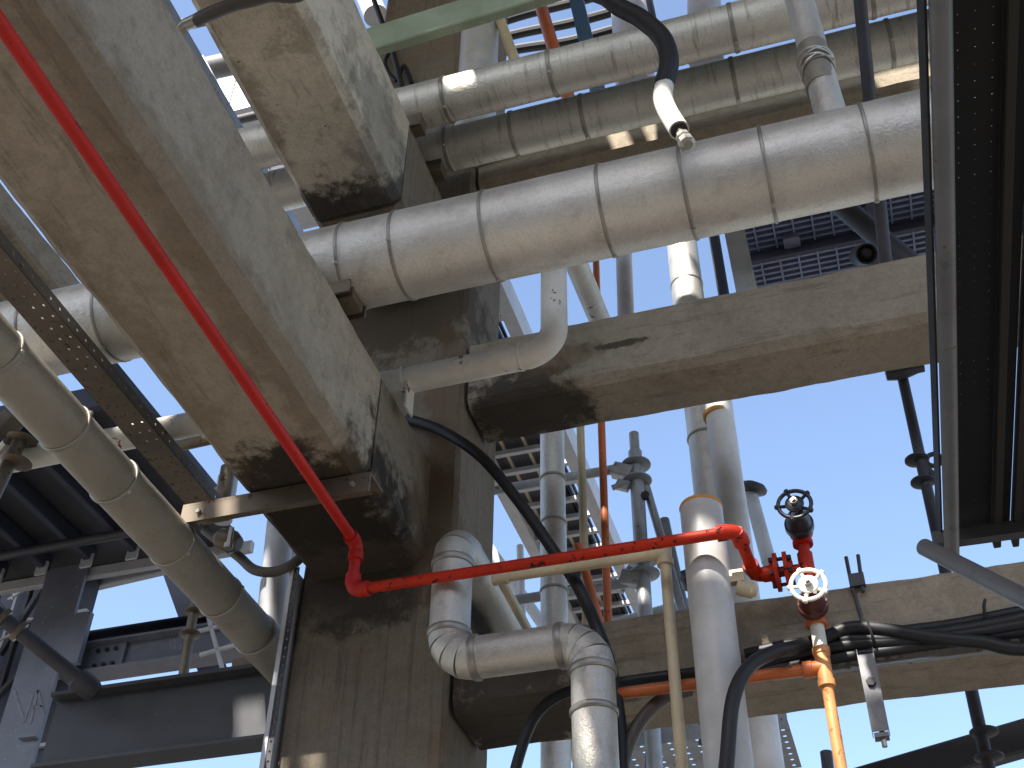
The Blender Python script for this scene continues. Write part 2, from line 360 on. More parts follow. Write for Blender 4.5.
# branch dropping into the big pipe
q0 = P(800, 0, Y=3.76); 
t = clad_pipe('branch_pipe', 'grey vertical pipe wrapped with wire dropping behind the thickest pipe', (q0.x+.01, 3.79, 6.05), (q0.x-.01, 3.79, 8.6), .072, M['clad'], [], .02)
c0 = P(809, 62, Y=3.76)
for k in range(7):
    zc = c0.z-.05+.016*k; tl = (-.9, .8, -.3, .5, -.7, .2, .6)[k]
    MB().ring((q0.x, 3.79, zc), (tl*.5, random.uniform(-.4,.4), 1), .085, .0075, 28, 6).build('wire_turn', M['bolt'], t)
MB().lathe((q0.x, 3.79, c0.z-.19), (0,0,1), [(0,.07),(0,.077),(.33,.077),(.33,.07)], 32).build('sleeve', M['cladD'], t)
# diagonal clad pipe at left, parallel to the beams
za = 4.86; xd = (P(116,482,Z=za).x + P(254,634,Z=za).x)/2
pp = [(22,362),(72,430),(122,486),(172,536),(222,600)]
p0 = (xd, -1, za)
sy = [P(x, y, Z=za).y+1 for x, y in ((16,350),(66,428),(121,480),(170,545),(225,596))]
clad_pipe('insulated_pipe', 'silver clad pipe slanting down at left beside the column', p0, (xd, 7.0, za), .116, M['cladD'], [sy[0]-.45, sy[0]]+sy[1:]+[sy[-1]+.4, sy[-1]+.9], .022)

# clad pipe with two elbows in front of the column
Yi = 4.66; r = .096
A = P(452, 553, Y=Yi); B = P(450, 655, Y=Yi); C = P(592, 648, Y=Yi)
zt = A.z; xb = (A.x+B.x)/2; zb = (B.z+C.z)/2
t = thing('insulated_pipe', 'silver clad pipe with two segmented elbows in front of the column foot', 'pipe', (C.x, Yi, 0))
def gore(t, p, q, cen, ax, tot, r, mat, segs=4):
    """segmented elbow from point p turning about cen"""
    v = Vector(p)-Vector(cen); nseg = segs
    for k in range(nseg):
        a0 = tot*k/nseg; a1 = tot*(k+1)/nseg; pts = []
        for j in range(4):
            a = a0+(a1-a0)*j/3; pts.append(Vector(cen)+Matrix.Rotation(a, 3, Vector(ax))@v)
        rr = [r+.002, r+.0005, r+.0005, r+.0035]
        MB().tube(pts, rr, 36).build('elbow_segment', mat, t)
Rb = .135
def collar(t, c, d, r, w=.035):
    MB().lathe(c, d, [(-w/2, r*.97),(-w/2, r+.005),(-w/2+.006, r+.009),(w/2-.006, r+.009),(w/2, r+.005),(w/2, r*.97)], 36).build('collar', M['band'], t)
def straight(t, p, q, r, mat):
    d = (Vector(q)-Vector(p)); L = d.length; k = max(2, int(L/.1))
    MB().lathe(p, d, [(0, r*.97)]+[(L*i/k, r+random.uniform(-.001,.001)) for i in range(k+1)]+[(L, r*.97)], 36).build('cladding_sheet', mat, t)
# top elbow turns away from the camera
gore(t, (xb, Yi, zt-.06), None, (xb, Yi+Rb, zt-.06), (1,0,0), -math.pi/2, r, M['cladE'], 3)
straight(t, (xb, Yi+Rb, zt-.06+Rb), (xb, 7.5, zt-.06+Rb), r, M['cladE'])
straight(t, (xb, Yi, zt-.06), (xb, Yi, zb+Rb), r, M['cladE'])
collar(t, (xb, Yi, zt-.07), (0,0,1), r); collar(t, (xb, Yi, zb+Rb), (0,0,1), r)
gore(t, (xb, Yi, zb+Rb), None, (xb+Rb, Yi, zb+Rb), (0,1,0), -math.pi/2, r, M['cladE'], 4)
straight(t, (xb+Rb, Yi, zb), (C.x-Rb, Yi, zb), r, M['cladE'])
collar(t, (xb+Rb, Yi, zb), (1,0,0), r); collar(t, (C.x-Rb, Yi, zb), (1,0,0), r)
gore(t, (C.x-Rb, Yi, zb), None, (C.x-Rb, Yi, zb-Rb), (0,1,0), math.pi/2, r, M['cladE'], 4)
straight(t, (C.x, Yi, zb-Rb), (C.x, Yi, 0), r, M['cladE'])
collar(t, (C.x, Yi, zb-Rb-.01), (0,0,1), r); collar(t, (C.x, Yi, zb-Rb-.2), (0,0,1), r, .028)

# cream pipe with the bend, resting on the corbel
zc = 5.845; E = P(552, 345, Z=zc); Yc = P(395, 382, Z=zc).y; r = .071
t = thing('painted_pipe', 'cream painted pipe with rust spots bending upward in front of the middle beam', 'pipe', (E.x, Yc, zc))
MB().tube(fillet([(-6, Yc+.04, zc), (E.x, Yc, zc), (E.x, Yc+.02, 6.98), P(606, 335, Y=5.85)], [.16, .16], 12), r, 28).build('pipe_run', M['rusty'], t)
MB().box((-2.16, Yc-.045, 5.735), (-1.985, Yc+.045, zc-.03)).build('support_block', M['rusty'], t, 0)
MB().box((-1.99, Yc-.05, 5.62), (-1.98, Yc+.05, zc-.02)).build('support_plate', M['rusty'], t, 0)
for s_ in (-2.03, E.x-.19): MB().lathe((s_, Yc, zc), (1,0,0), [(0,r),(.004,r+.003),(.014,r+.003),(.018,r)], 28, False).build('weld', M['rusty'], t)

# ------------------------------------------------------------------ red pipe and the valves
zr = 4.885; Yr = P(357, 545, Z=zr).y; rr = .0265
e1 = P(357, 545, Z=zr); xr = e1.x; e1 = Vector((xr, Yr, zr)); e2 = Vector((xr, Yr, P(357, 590, Y=Yr).z)); e3 = P(737, 531, Y=Yr); e3.z = e2.z
Yv = 4.84; vx = P(807, 568, Y=Yv).x; vz = P(807, 568, Y=Yv).z
e4 = P(755, 578, Y=Yv); e4.z = vz
t = thing('red_pipe', 'bright red pipe running under the low beam then across to the valves', 'pipe', e2)
def fitting(t, c, dirs, r, mat):
    for d in dirs:
        MB().lathe(c, d, [(-.0, r*1.22),(.05, r*1.22),(.055, r*1.38),(.075, r*1.38),(.08, r)], 20).build('elbow', mat, t)
q9 = P(114, 190, Z=zr); d9 = (q9-e1).normalized()
MB().tube([e1+d9*7, e1+d9*.03], rr, 20).build('pipe_run', M['redc'], t)
MB().tube([e1-Vector((0,0,.02)), e2+Vector((0,0,.02))], rr, 20).build('pipe_run', M['redc'], t)
MB().tube([e2+Vector((.02,0,0)), e3-Vector((.02,0,0))], rr, 20).build('pipe_run', M['red'], t)
def bend(t, c, d0, d1, r, mat, k=1.25, L=.065):
    c = Vector(c); d0 = Vector(d0).normalized(); d1 = Vector(d1).normalized()
    pts = fillet([c+d0*L*1.35, c, c+d1*L*1.35], L, 8); n = len(pts)
    MB().tube(pts, [r*k*1.12]+[r*k*1.12]+[r*k]*(n-4)+[r*k*1.12]*2, 20).build('elbow', mat, t)
bend(t, e1, (0,-1,0), (0,0,-1), rr, M['redc']); bend(t, e2, (0,0,1), (1,0,0), rr, M['redc'])
d34 = (e4-e3).normalized()
bend(t, e3, (-1,0,0), d34, rr, M['red']); MB().tube([e3, e4], rr, 20).build('pipe_run', M['red'], t)
bend(t, e4, -d34, (1,0,0), rr, M['red'])
V0 = Vector((vx, Yv, vz))
MB().tube([e4, V0], rr*.9, 20).build('pipe_run', M['red'], t)
fx = (e4.x+vx)/2+.006
for s_ in (-1, 1):
    f = MB().lathe((fx+s_*.013, Yv, vz), (s_,0,0), [(0,.035),(0,.088),(.018,.088),(.018,.055),(.04,.042)], 28).build('flange', M['red'], t)
for k in range(6):
    a = math.pi*2*(k+.5)/6
    MB().lathe((fx-.05, Yv+.066*math.cos(a), vz+.066*math.sin(a)), (1,0,0), [(0,.008),(.0,.013),(.016,.013),(.016,.008),(.084,.008),(.084,.013),(.1,.013),(.1,.008)], 6).build('bolt', M['boltd'], t)
# tee with valve above
MB().lathe(V0-Vector((0,0,.075)), (0,0,1), [(0,rr*1.3),(.15,rr*1.3)], 24).build('tee', M['red'], t)
MB().tube([V0, V0+Vector((0,0,.2))], rr, 20).build('pipe_run', M['red'], t)
def valve(c, label, body, bonnet, wheelm, tilt, D=.145, ws=5):
    c = Vector(c); ax = Vector((0,-1,tilt)).normalized()
    t = thing('gate_valve', label, 'valve', c, 'gate valves')
    MB().lathe(c-Vector((0,0,.07)), (0,0,1), [(0,.046),(.02,.046),(.03,.036),(.05,.05),(.07,.056),(.09,.05),(.11,.036),(.12,.046),(.14,.046)], 8 if False else 24).build('body', body, t)
    MB().lathe(c, ax, [(0,.05),(.04,.05),(.045,.066),(.075,.066),(.08,.058),(.12,.05),(.15,.034),(.17,.03)], 28).build('bonnet', bonnet, t)
    for k in range(6):
        a = math.pi*k/3+.3; u = ax.orthogonal().normalized(); v = ax.cross(u)
        MB().lathe(c+(u*math.cos(a)+v*math.sin(a))*.055+ax*.04, ax, [(0,.008),(.045,.008)], 6).build('bolt', M['boltd'], t)
    MB().lathe(c, ax, [(.15,.011),(.265,.011)], 12).build('stem', M['bolt'], t)
    hub = c+ax*.225
    w = MB().ring(hub, ax, D/2, .0095, 40, 10).build('handwheel', wheelm, t)
    m = MB(); m.lathe(hub-ax*.012, ax, [(0,.02),(.012,.042),(.02,.042),(.028,.026)], 24); m.build('hub', wheelm, w)
    u = ax.orthogonal().normalized(); v = ax.cross(u)
    for k in range(ws):
        a = 2*math.pi*k/ws+.5; o = u*math.cos(a)+v*math.sin(a)
        MB().tube([hub+o*.02, hub+o*(D/4)-ax*.006, hub+o*D/2], .008, 8).build('spoke', wheelm, w)
        MB().lathe(hub+o*(D/2-.006), o, [(0,.013),(.02,.011),(.024,.004)], 10).build('rim_knob', wheelm, w)
    MB().lathe(hub+ax*.018, ax, [(0,.018),(.016,.018),(.018,.008),(.03,.008)], 6).build('nut', M['bolt'], t)
    return t
c1 = P(804, 532, Y=Yv); c1.x = vx
valve(c1, 'upper valve with black handwheel and black bonnet against the sky', M['redc'], M['valve'], M['valve'], 0.02)
c2 = P(814, 612, Y=Yv); c2.x = vx
MB().tube([V0, c2+Vector((0,0,.05))], rr, 20).build('pipe_run', M['red'], t)
valve(c2, 'lower valve with white handwheel in front of the lowest beam', M['orange'], M['bonnet'], M['wheelw'], 0.02)
t = thing('drop_pipe', 'light orange pipe running down from the white handwheel valve', 'pipe', (vx, Yv, 0))
MB().tube([c2-Vector((0,0,.05)), c2-Vector((0,0,.24))], rr*1.15, 20).build('sleeve', M['wheelw'], t)
zt2 = P(820, 668, Y=Yv).z
MB().tube([c2-Vector((0,0,.23)), (vx, Yv, 0)], rr*.92, 20).build('pipe_run', M['peach'], t)
for a, b in ((.075,.0),(-.075,.0)): MB().lathe((vx, Yv, zt2+a), (0,0,1), [(-.018,rr),(-.015,rr*1.4),(.015,rr*1.4),(.018,rr)], 20).build('socket_ring', M['peach'], t)
MB().lathe((vx, Yv, zt2-.075), (0,0,1), [(0,rr*1.22),(.15,rr*1.22)], 20).build('tee', M['peach'], t)
xo = P(590, 692, Y=Yv).x
MB().tube([(vx, Yv, zt2), (xo, Yv, zt2)], rr*.95, 20).build('pipe_run', M['orange'], t)
MB().lathe((vx-.09, Yv, zt2), (1,0,0), [(0,rr),(.003,rr*1.35),(.04,rr*1.35),(.043,rr*1.2),(.09,rr*1.2)], 20).build('socket', M['orange'], t)

# ------------------------------------------------------------------ upright pipes in the middle
Yw = 4.70; a = P(696, 510, Y=Yw); b = P(735, 768, Y=Yw)
t = thing('cut_white_pipe', 'short white pipe with cut open top and orange foam rim', 'pipe', (b.x, Yw, 0))
xw = (a.x+b.x)/2; r = .098
MB().lathe((xw, Yw, 0), (0,0,1), [(0,r),(1,r),(2,r),(3,r),(4,r),(a.z-.02,r),(a.z,r*.985),(a.z,r*.80),(a.z-.06,r*.78),(a.z-.5,r*.78)], 40).build('pipe_run', M['white'], t)
m = MB().ring((xw, Yw, a.z+.004), (0,0.05,1), r*.9, .013, 36, 8); m.build('foam_rim', M['insul'], t)
MB().box((xw+r*.9, Yw-.02, a.z-.42), (xw+r+.06, Yw+.02, a.z-.36)).build('lug', M['cream'], t, 0)
MB().lathe((xw+r+.02, Yw, a.z-.44), (1,.2,-.3), [(0,.03),(.02,.036),(.07,.036),(.09,.02)], 16).build('plug', M['cream'], t)
def lean_pipe(name, label, cat, a, b, r, mat, seams=(), n=28, group=None, ext=0):
    a = Vector(a); b = Vector(b); d = (b-a).normalized(); a = a-d*ext; b = b+d*ext
    return clad_pipe(name, label, b, a, r, mat, list(seams), .02, group, cat) if seams else tag(MB().tube([b+(a-b)*k/6 for k in range(7)], r, n).build(name, mat), label, cat, group)
Yb = 6.3
a = P(714, 372, Y=Yb); b = P(770, 790, Y=Yb); L = (a-b).length
t = lean_pipe('white_pipe', 'tall white pipe with a tan collar behind the cut white pipe', 'pipe', a, b, .092, M['white2'])
t2 = thing('pipe_collar', 'tan collar near the top of the tall white pipe', 'collar', P(719, 416, Y=Yb))
d = (b-a).normalized(); MB().lathe(P(718, 416, Y=Yb), d, [(-.02,.09),(-.015,.098),(.015,.098),(.02,.09)], 32).build('ring', M['insul'], t2)
lean_pipe('spiral_pipe', 'silver pipe striped by sun above the middle beam, dull below it', 'pipe', P(676, 195, Y=6.65), P(716, 530, Y=6.65), .118, M['clad'], [.5, 1.25, 2.3, 2.75, 3.3], ext=.5)
a = P(750, 492, Y=7.2)
t2 = thing('vent_cap', 'dark round vent cap peeping out behind the tall white pipe', 'vent', a)
MB().lathe(a, (.25,-.3,1), [(-.02,.03),(0,.115),(.02,.12),(.05,.1),(.075,.04)], 24).build('hood', M['steelD'], t2)
MB().lathe(a, (.1,0,-1), [(0,.05),(.6,.05)], 16).build('pipe_run', M['pale'], t2)
a = P(552, 420, Y=6.25); b = P(553, 640, Y=6.25)
clad_pipe('insulated_pipe', 'upright silver pipe behind the middle beam, left of the thin orange pipe', (a.x, 6.25, 0), (a.x, 6.25, 6.9), .083, M['clad'], [5.05, 5.55, 6.05, 6.4], .018)
lean_pipe('grey_pipe', 'pale upright pipe standing free in the sky gap above the middle beam', 'pipe', P(622, 200, Y=6.4), P(627, 350, Y=6.4), .062, M['pale'])
lean_pipe('thin_cream_pipe', 'thin cream pipe upright beside the thin orange one', 'pipe', P(579, 380, Y=6.1), P(587, 640, Y=6.1), .026, M['cream'], n=14)
lean_pipe('thin_orange_pipe', 'thin orange pipe upright behind the red pipe', 'pipe', P(594, 200, Y=6.15), P(609, 650, Y=6.15), .025, M['orange'], n=14)
lean_pipe('orange_conduit', 'short orange conduit slanting behind the black hose', 'conduit', P(578, 545, Y=5.7), P(604, 640, Y=5.7), .027, M['orange'], n=14)
# cream small bore pipe behind the red one
t = thing('small_cream_pipe', 'cream small pipe running below the red pipe then straight down', 'pipe', P(677, 768, Y=4.66))
k0 = P(500, 578, Y=4.735); k1 = P(665, 560, Y=4.735); k1.z = k0.z
MB().tube([k0, k1], .026, 16).build('pipe_run', M['cream'], t)
k2 = Vector((k1.x, 4.735, 0)); MB().tube([k1, k2], .026, 16).build('pipe_run', M['cream'], t)
MB().lathe(k1-Vector((0,0,.07)), (0,0,1), [(0,.026),(.0,.038),(.03,.04),(.035,.034),(.1,.034),(.112,.02)], 20).build('elbow', M['cream'], t)
MB().tube([k0, P(529, 632, Y=5.4)], .024, 16).build('pipe_run', M['cream'], t)
MB().lathe(k0-Vector((.035,0,0)), (1,0,0), [(0,.02),(0,.034),(.075,.034),(.08,.022)], 18).build('elbow', M['cream'], t)
MB().lathe(k1-Vector((.06,0,0)), (1,0,0), [(0,.026),(0,.037),(.07,.037)], 20).build('socket', M['cream'], t)

# ------------------------------------------------------------------ hoses and cables
def hose(name, label, pts, r, mat, cat='hose', n=14, group=None):
    return tag(MB().tube(smooth_path(pts, 8), r, n).build(name, mat, None), label, cat, group)
hose('black_hose', 'black hose curving down from the beam end past the red pipe', [P(408,419,Y=4.98), P(440,430,Y=4.93), P(480,456,Y=4.88), P(520,503,Y=4.84), P(553,550,Y=4.82), P(580,590,Y=4.83), P(605,650,Y=4.84), P(618,710,Y=4.84), P(622,770,Y=4.84), P(622,800,Y=4.84)], .030, M['rubber'])
hose('black_cable', 'black cable looping up from the bottom edge behind the silver elbow pipe', [P(508,810,Y=4.9), P(518,760,Y=4.9), P(536,715,Y=4.9), P(565,693,Y=4.9), P(605,685,Y=4.97), P(650,678,Y=4.985), P(700,672,Y=4.985), P(760,664,Y=4.985)], .025, M['rubber'], 'cable')
hose('grey_hose', 'grey brown hose arching beside the small cream pipe at the bottom', [P(620,800,Y=4.86), P(625,755,Y=4.86), P(640,722,Y=4.88), P(664,698,Y=4.93), P(690,690,Y=4.98)], .030, M['hose'])
hose('black_hose', 'thick black hose rising from the bottom edge over the cut white pipe', [P(722,810,Y=4.5), P(727,760,Y=4.5), P(733,700,Y=4.52), P(748,668,Y=4.58), P(772,653,Y=4.7), P(800,646,Y=4.88), P(826,637,Y=4.92), P(850,628,Y=4.92), P(880,629,Y=4.92), P(930,637,Y=4.92), P(980,642,Y=4.92), P(1050,647,Y=4.92), P(1050,647,Y=4.92)+Vector((.9,0,.06)), P(1050,647,Y=4.92)+Vector((3.2,0,.08))], .030, M['rubber'])
cab = [([(735,672),(775,660),(810,651),(850,645),(910,640),(970,634),(1060,620)], .027, 4.945, 'middle black cable of the bundle along the lowest beam', 'rubber'),
       ([(745,655),(790,645),(840,641),(900,632),(960,624),(1060,606)], .028, 4.99, 'uppermost black cable of the bundle along the lowest beam', 'rubber'),
       ([(740,668),(800,654),(870,645),(940,636),(1000,628),(1060,618)], .030, 4.985, 'rear black cable of the bundle on the lowest beam', 'rubber'),
       ([(740,676),(790,666),(850,656),(900,649),(960,641),(1060,628)], .024, 4.96, 'lowest thin black cable of the bundle on the lowest beam', 'rubber'),
       ([(840,640),(900,638),(960,630),(1010,621),(1060,612)], .026, 4.94, 'short black cable at right joining the bundle on the beam', 'rubber')]
for pts, r, Y, lab, mt in cab: hose('black_cable', lab, [P(x, y, Y=Y) for x, y in pts]+[P(*pts[-1], Y=Y)+Vector((.8,0,-.03)), P(*pts[-1], Y=Y)+Vector((3.2,0,0))], r, M[mt], 'cable', 12, 'cables on the lowest beam')
tag(MB().tube(smooth_path([P(985,618,Y=4.96), P(984,606,Y=4.94), P(985,600,Y=4.96)], 5), .007, 8).build('cable_tie', M['rubber']), 'cable tie end sticking up from the bundle at right', 'cable tie')
tag(MB().ring(P(871,635,Y=4.945), (1,0,.1), .06, .006, 20, 6).build('cable_tie', M['rubber']), 'cable tie looped round the cables above the strut post', 'cable tie')
hose('black_cable', 'added black strip filling the dark gap between the twin streaked pipes', [P(x, 125-(x-400)*.242, Y=4.53) for x in (380, 480, 580, 680, 780, 880, 1000)], .022, M['rubber'], 'cable', 10)  # added tube stands in for the dark line between the pipes, hides sky
# top hose with metal end
Yh = 3.3
hp = [Vector((-1.1,2.6,11.9)), Vector((-1.05,2.9,9.5)), P(572,-45,Y=Yh), P(610,0,Y=Yh), P(640,18,Y=Yh), P(662,38,Y=Yh), P(669,62,Y=Yh), P(663,88,Y=Yh)]
t = thing('hanging_hose', 'black hose hanging from the top edge with sunlit white end and nut', 'hose', hp[-1])
MB().tube(smooth_path(hp, 8), .046, 18).build('rubber_hose', M['rubber'], t)
h1 = [P(664,86,Y=Yh), P(663,98,Y=Yh-.01), P(668,112,Y=Yh-.03), P(679,130,Y=Yh-.06)]
MB().tube(smooth_path(h1, 6), .044, 20).build('end_sleeve', M['wheelw'], t)
d = (h1[3]-h1[2]).normalized()
MB().lathe(h1[3], d, [(-.005,.037),(.006,.037),(.01,.018),(.09,.018)], 16).build('nipple', M['boltd'], t)
MB().lathe(h1[3]+d*.055, d, [(0,.02),(0,.03),(.03,.033),(.034,.024),(.044,.024),(.05,.035),(.085,.035),(.095,.022)], 8).build('nut', M['bolt'], t, 20)
t = thing('hose_end', 'brown hose with bare metal bend crossing under the higher beam at top', 'hose', P(185,27,Z=6.9))
MB().tube(smooth_path([Vector((-1.2,1.2,7.6)), Vector((-1.6,1.9,7.05)), P(312,-24,Z=6.9), P(265,-4,Z=6.9), P(232,5,Z=6.9), P(205,16,Z=6.9), P(196,21,Z=6.9)], 8), .034, 16).build('rubber_hose', M['hose'], t)
MB().tube(smooth_path([P(205,16,Z=6.9), P(192,22,Z=6.9), P(184,26,Z=6.9), P(178,36,Z=6.88), P(170,60,Z=6.85)], 8), .031, 16).build('metal_bend', M['bolt'], t)
hose('black_hose', 'dark hose sagging under the support angle left of the column', [P(205,530,Y=4.9), P(238,556,Y=4.9), P(255,570,Y=4.9), P(278,571,Y=4.9), P(300,558,Y=4.95), P(320,530,Y=5.2)], .028, M['hose'])

# ------------------------------------------------------------------ strut channel, post, rods on the lowest beam
t = thing('strut_channel', 'slotted galvanised channel fixed along the lowest beam', 'channel', P(900, 640, Y=5.0))
z_ = P(900, 656, Y=4.99).z; x0 = P(770, 660, Y=4.99).x
m = MB(); m.perf((x0, 4.99, z_-.025), (1,0,0), (0,0,1), 70, 1, .055, .05, .011, .003, 1.6); m.build('slotted_face', M['galv'], t, 0)
MB().box((x0, 4.99, z_+.0255), (x0+70*.055, 5.018, z_+.028)).build('lip', M['galv'], t, 0)
MB().box((x0, 4.99, z_-.028), (x0+70*.055, 5.018, z_-.0255)).build('lip', M['galv'], t, 0)
a = P(866, 654, Y=4.84); b = P(880, 731, Y=4.84)
t = thing('strut_post', 'short galvanised strut post hanging in front of the lowest beam', 'strut', a)
xs = (a.x+b.x)/2; w_ = .033
MB().box((xs-w_, 4.84, b.z), (xs+w_, 4.843, a.z)).build('web', M['tube'], t, 0)
for s_ in (-1, 1): MB().box((xs+s_*w_-.0015, 4.8435, b.z), (xs+s_*w_+.0015, 4.90, a.z+.03)).build('side', M['tube'], t, 0)
MB().lathe((xs, 4.825, (a.z*.62+b.z*.38)), (0,1,0), [(0,.012),(0,.02),(.014,.02)], 6).build('bolt', M['boltd'], t)
MB().tube([(xs+.005, 4.87, b.z+.05), (xs+.005, 4.87, b.z-.055)], .011, 10).build('rod', M['bolt'], t)
MB().box((xs-.028, 4.846, b.z-.02), (xs+.03, 4.895, b.z-.002)).build('end_plate', M['tube'], t, 0)
t = thing('threaded_rod_hanger', 'dark hanger with two threaded rods on top of the lowest beam', 'hanger', P(855, 590, Y=5.0))
for (x0_, y0_, x1_, y1_) in ((846,557,853,592),(858,555,863,592),(853,590,863,624)):
    MB().tube([P(x0_,y0_,Y=5.0), P(x1_,y1_,Y=5.0)], .009, 8).build('rod', M['tubeD'], t)
a = P(856, 578, Y=5.005); MB().box((a.x-.034, 4.985, a.z-.05), (a.x+.036, 5.012, a.z+.015)).build('clamp', M['tubeD'], t, 0)

# ------------------------------------------------------------------ scaffolding
def rosette(t, c, d, mat, R0=.062):
    MB().lathe(c, d, [(-.012,.03),(-.008,R0*.9),(-.004,R0),(.004,R0),(.008,R0*.9),(.012,.03)], 20).build('rosette', mat, t)
def standard(label, a, b, r, mat, ros, group='scaffold standards', spigot=False):
    a = Vector(a); b = Vector(b)
    t = thing('scaffold_standard', label, 'scaffold tube', b, group); d = (a-b).normalized()
    MB().tube([b, a], r, 18).build('tube', mat, t)
    for c in ros: rosette(t, c, d, mat, r*2.15)
    if spigot:
        MB().tube([a-d*.05, a+d*.16], r*.74, 16).build('spigot', mat, t)
    return t
Ys = 5.75; xs = .53
standard('dark leaning scaffold upright in the sky gap below the middle beam', P(897,352,Y=Ys), P(990,775,Y=Ys), .031, M['tubeD'], [P(917,460,Y=Ys), P(923,482,Y=Ys), P(984,732,Y=Ys), P(989,757,Y=Ys)])
t = thing('scaffold_coupler', 'dark coupler hooked on the leaning scaffold upright', 'coupler', P(935,460,Y=Ys))
MB().ring(P(934,460,Y=Ys), (0,1,0), .04, .014, 16, 8).build('ring', M['tubeD'], t)
MB().bar(P(925,466,Y=Ys), P(938,480,Y=Ys), .03, .03).build('wedge', M['tubeD'], t)
MB().lathe(P(900,372,Y=5.7), (1,0,.05), [(-.08,.035),(.0,.05),(.06,.04),(.1,.03)], 14).build('jaw', M['tubeD'], t)
MB().bar(P(893,374,Y=5.68), P(924,367,Y=5.68), .05, .04).build('jaw', M['tubeD'], t)
Ys = 6.55; a = P(635,452,Y=Ys); b = P(645,640,Y=Ys)
standard('grey scaffold upright with open spigot top in the centre sky gap', Vector((a.x,Ys,a.z)), Vector((b.x,Ys,b.z-3)), .047, M['galv'], [P(636,465,Y=Ys), P(637,481,Y=Ys), P(643,560,Y=Ys), P(644,574,Y=Ys)], spigot=True)
t = thing('scaffold_ledger', 'grey scaffold ledger clipped to the grey upright', 'scaffold tube', P(560,480,Y=Ys))
MB().tube([P(440,500,Y=Ys), P(622,468,Y=Ys)], .034, 16).build('tube', M['galv'], t)
MB().tube([P(440,612,Y=Ys), P(640,581,Y=Ys)], .034, 16).build('tube', M['galv'], t)
MB().bar(P(622,578,Y=Ys-.02), P(640,580,Y=Ys-.02), .09, .1).build('wedge_head', M['galv'], t)
MB().bar(P(614,470,Y=Ys-.02), P(632,474,Y=Ys-.02), .09, .1).build('wedge_head', M['galv'], t)
MB().bar(P(617,484,Y=Ys-.03), P(629,487,Y=Ys-.03), .05, .07).build('wedge_head', M['galv'], t)
MB().tube([P(612,488,Y=Ys-.05), P(628,482,Y=Ys-.05)], .02, 10).build('wedge_pin', M['galv'], t)
t = thing('scaffold_brace', 'grey scaffold brace slanting right from the grey upright', 'scaffold tube', P(660,540,Y=Ys))
MB().tube([P(646,486,Y=Ys+.05), P(682,610,Y=Ys+.05)], .028, 16).build('tube', M['galv'], t)
MB().lathe(P(646,497,Y=Ys-.01), (0,-1,0), [(0,.03),(.03,.03)], 8).build('bolt', M['boltd'], t)
# left hand scaffold
Yl = 4.35
standard('brown scaffold upright at the far left edge', P(22,436,Y=Yl), P(-28,540,Y=Yl), .04, M['tubeB'], [P(22,440,Y=Yl), P(17,462,Y=Yl)])
t = thing('scaffold_coupler', 'rusty coupler at the far left edge on the brown upright', 'coupler', P(6,425,Y=Yl))
MB().bar(P(-8,440,Y=Yl), P(14,418,Y=Yl), .11, .12).build('jaw', M['tubeB'], t)
MB().lathe(P(2,448,Y=Yl), (1,-.6,.2), [(-.04,.02),(0,.03),(.06,.025)], 10).build('bolt', M['bolt'], t)
a = P(-30,592,Y=5.0); b = P(92,690,Y=5.6)
t = thing('scaffold_tube', 'dark scaffold tube slanting down to the dark steel beam at lower left', 'scaffold tube', a)
MB().tube([a, b], .045, 18).build('tube', M['tubeD'], t)
for f_ in (.27, .40): MB().lathe(a.lerp(b, f_), b-a, [(-.02,.05),(-.015,.066),(.015,.066),(.02,.05)], 18).build('collar', M['tubeB'], t)
MB().lathe(a.lerp(b, .93), b-a, [(-.06,.05),(-.05,.07),(.06,.07),(.1,.05)], 12).build('clamp', M['tubeD'], t)
standard('short scaffold upright with two rosettes behind the dark steel beam', P(197,590,Y=6.6), P(181,690,Y=6.6), .035, M['tubeB'], [P(195,612,Y=6.6), P(190,634,Y=6.6)])
# near scaffold deck on the right, running away beside the camera
zs = 4.0
fa = P(943, 120, Z=zs); fb = P(952, 556, Z=zs); dd_ = (fb-fa).normalized(); ss_ = Vector((dd_.y, -dd_.x, 0)); zz = Vector((0,0,1))
def D(al, si, h=0.): return fb+dd_*al+ss_*si+zz*h
t = thing('scaffold_deck', 'dark perforated scaffold deck seen from below along the right edge', 'scaffold deck', fb)
MB().tube([D(-4,0), D(0,0)], .0255, 20).build('edge_tube', M['tube'], t)
MB().bar(D(-4,-.031,.05), D(-.15,-.031,.05), .006, .09).build('toe_strip', M['black'], t, 0)
hp_ = .12; far = .07; wpl = .16
m = MB(); m.perf(D(far-80*.05, .0, hp_), ss_, dd_, 4, 80, wpl/4, .05, .0022, .003); m.build('perforated_plank', M['black'], t, 0)
MB().bar(D(-4, wpl+.014, hp_-.02), D(far+.04, wpl+.014, hp_-.02), .026, .05).build('plank_rail', M['railD'], t)
MB().bar(D(-4, wpl+.045, hp_-.006), D(far+.05, wpl+.045, hp_-.006), .034, .012).build('gap_strip', M['black'], t, 0)
MB().bar(D(-4, wpl+.078, hp_-.02), D(far+.05, wpl+.078, hp_-.02), .022, .05).build('plank_rail', M['railD'], t)
m = MB(); m.perf(D(far+.06-82*.05, wpl+.092, hp_-.004), ss_, dd_, 6, 82, .045, .05, .006, .003); m.build('perforated_plank', M['railD'], t, 0)
MB().bar(D(-.02, -.05, .06), D(-.02, .7, .06), .04, .06).build('end_bearer', M['steelD'], t)
a = P(924, 547, Y=3.05); b = P(1040, 606, Y=2.75)
t = thing('scaffold_tube', 'pale galvanised scaffold tube poking in from the right under the deck', 'scaffold tube', a)
d = (b-a).normalized()
MB().lathe(a, d, [(.1201,.001),(.12,.018),(.0,.0195),(-.001,.022),(.002,.0242),(.6,.0242)], 22).build('tube', M['tube'], t)
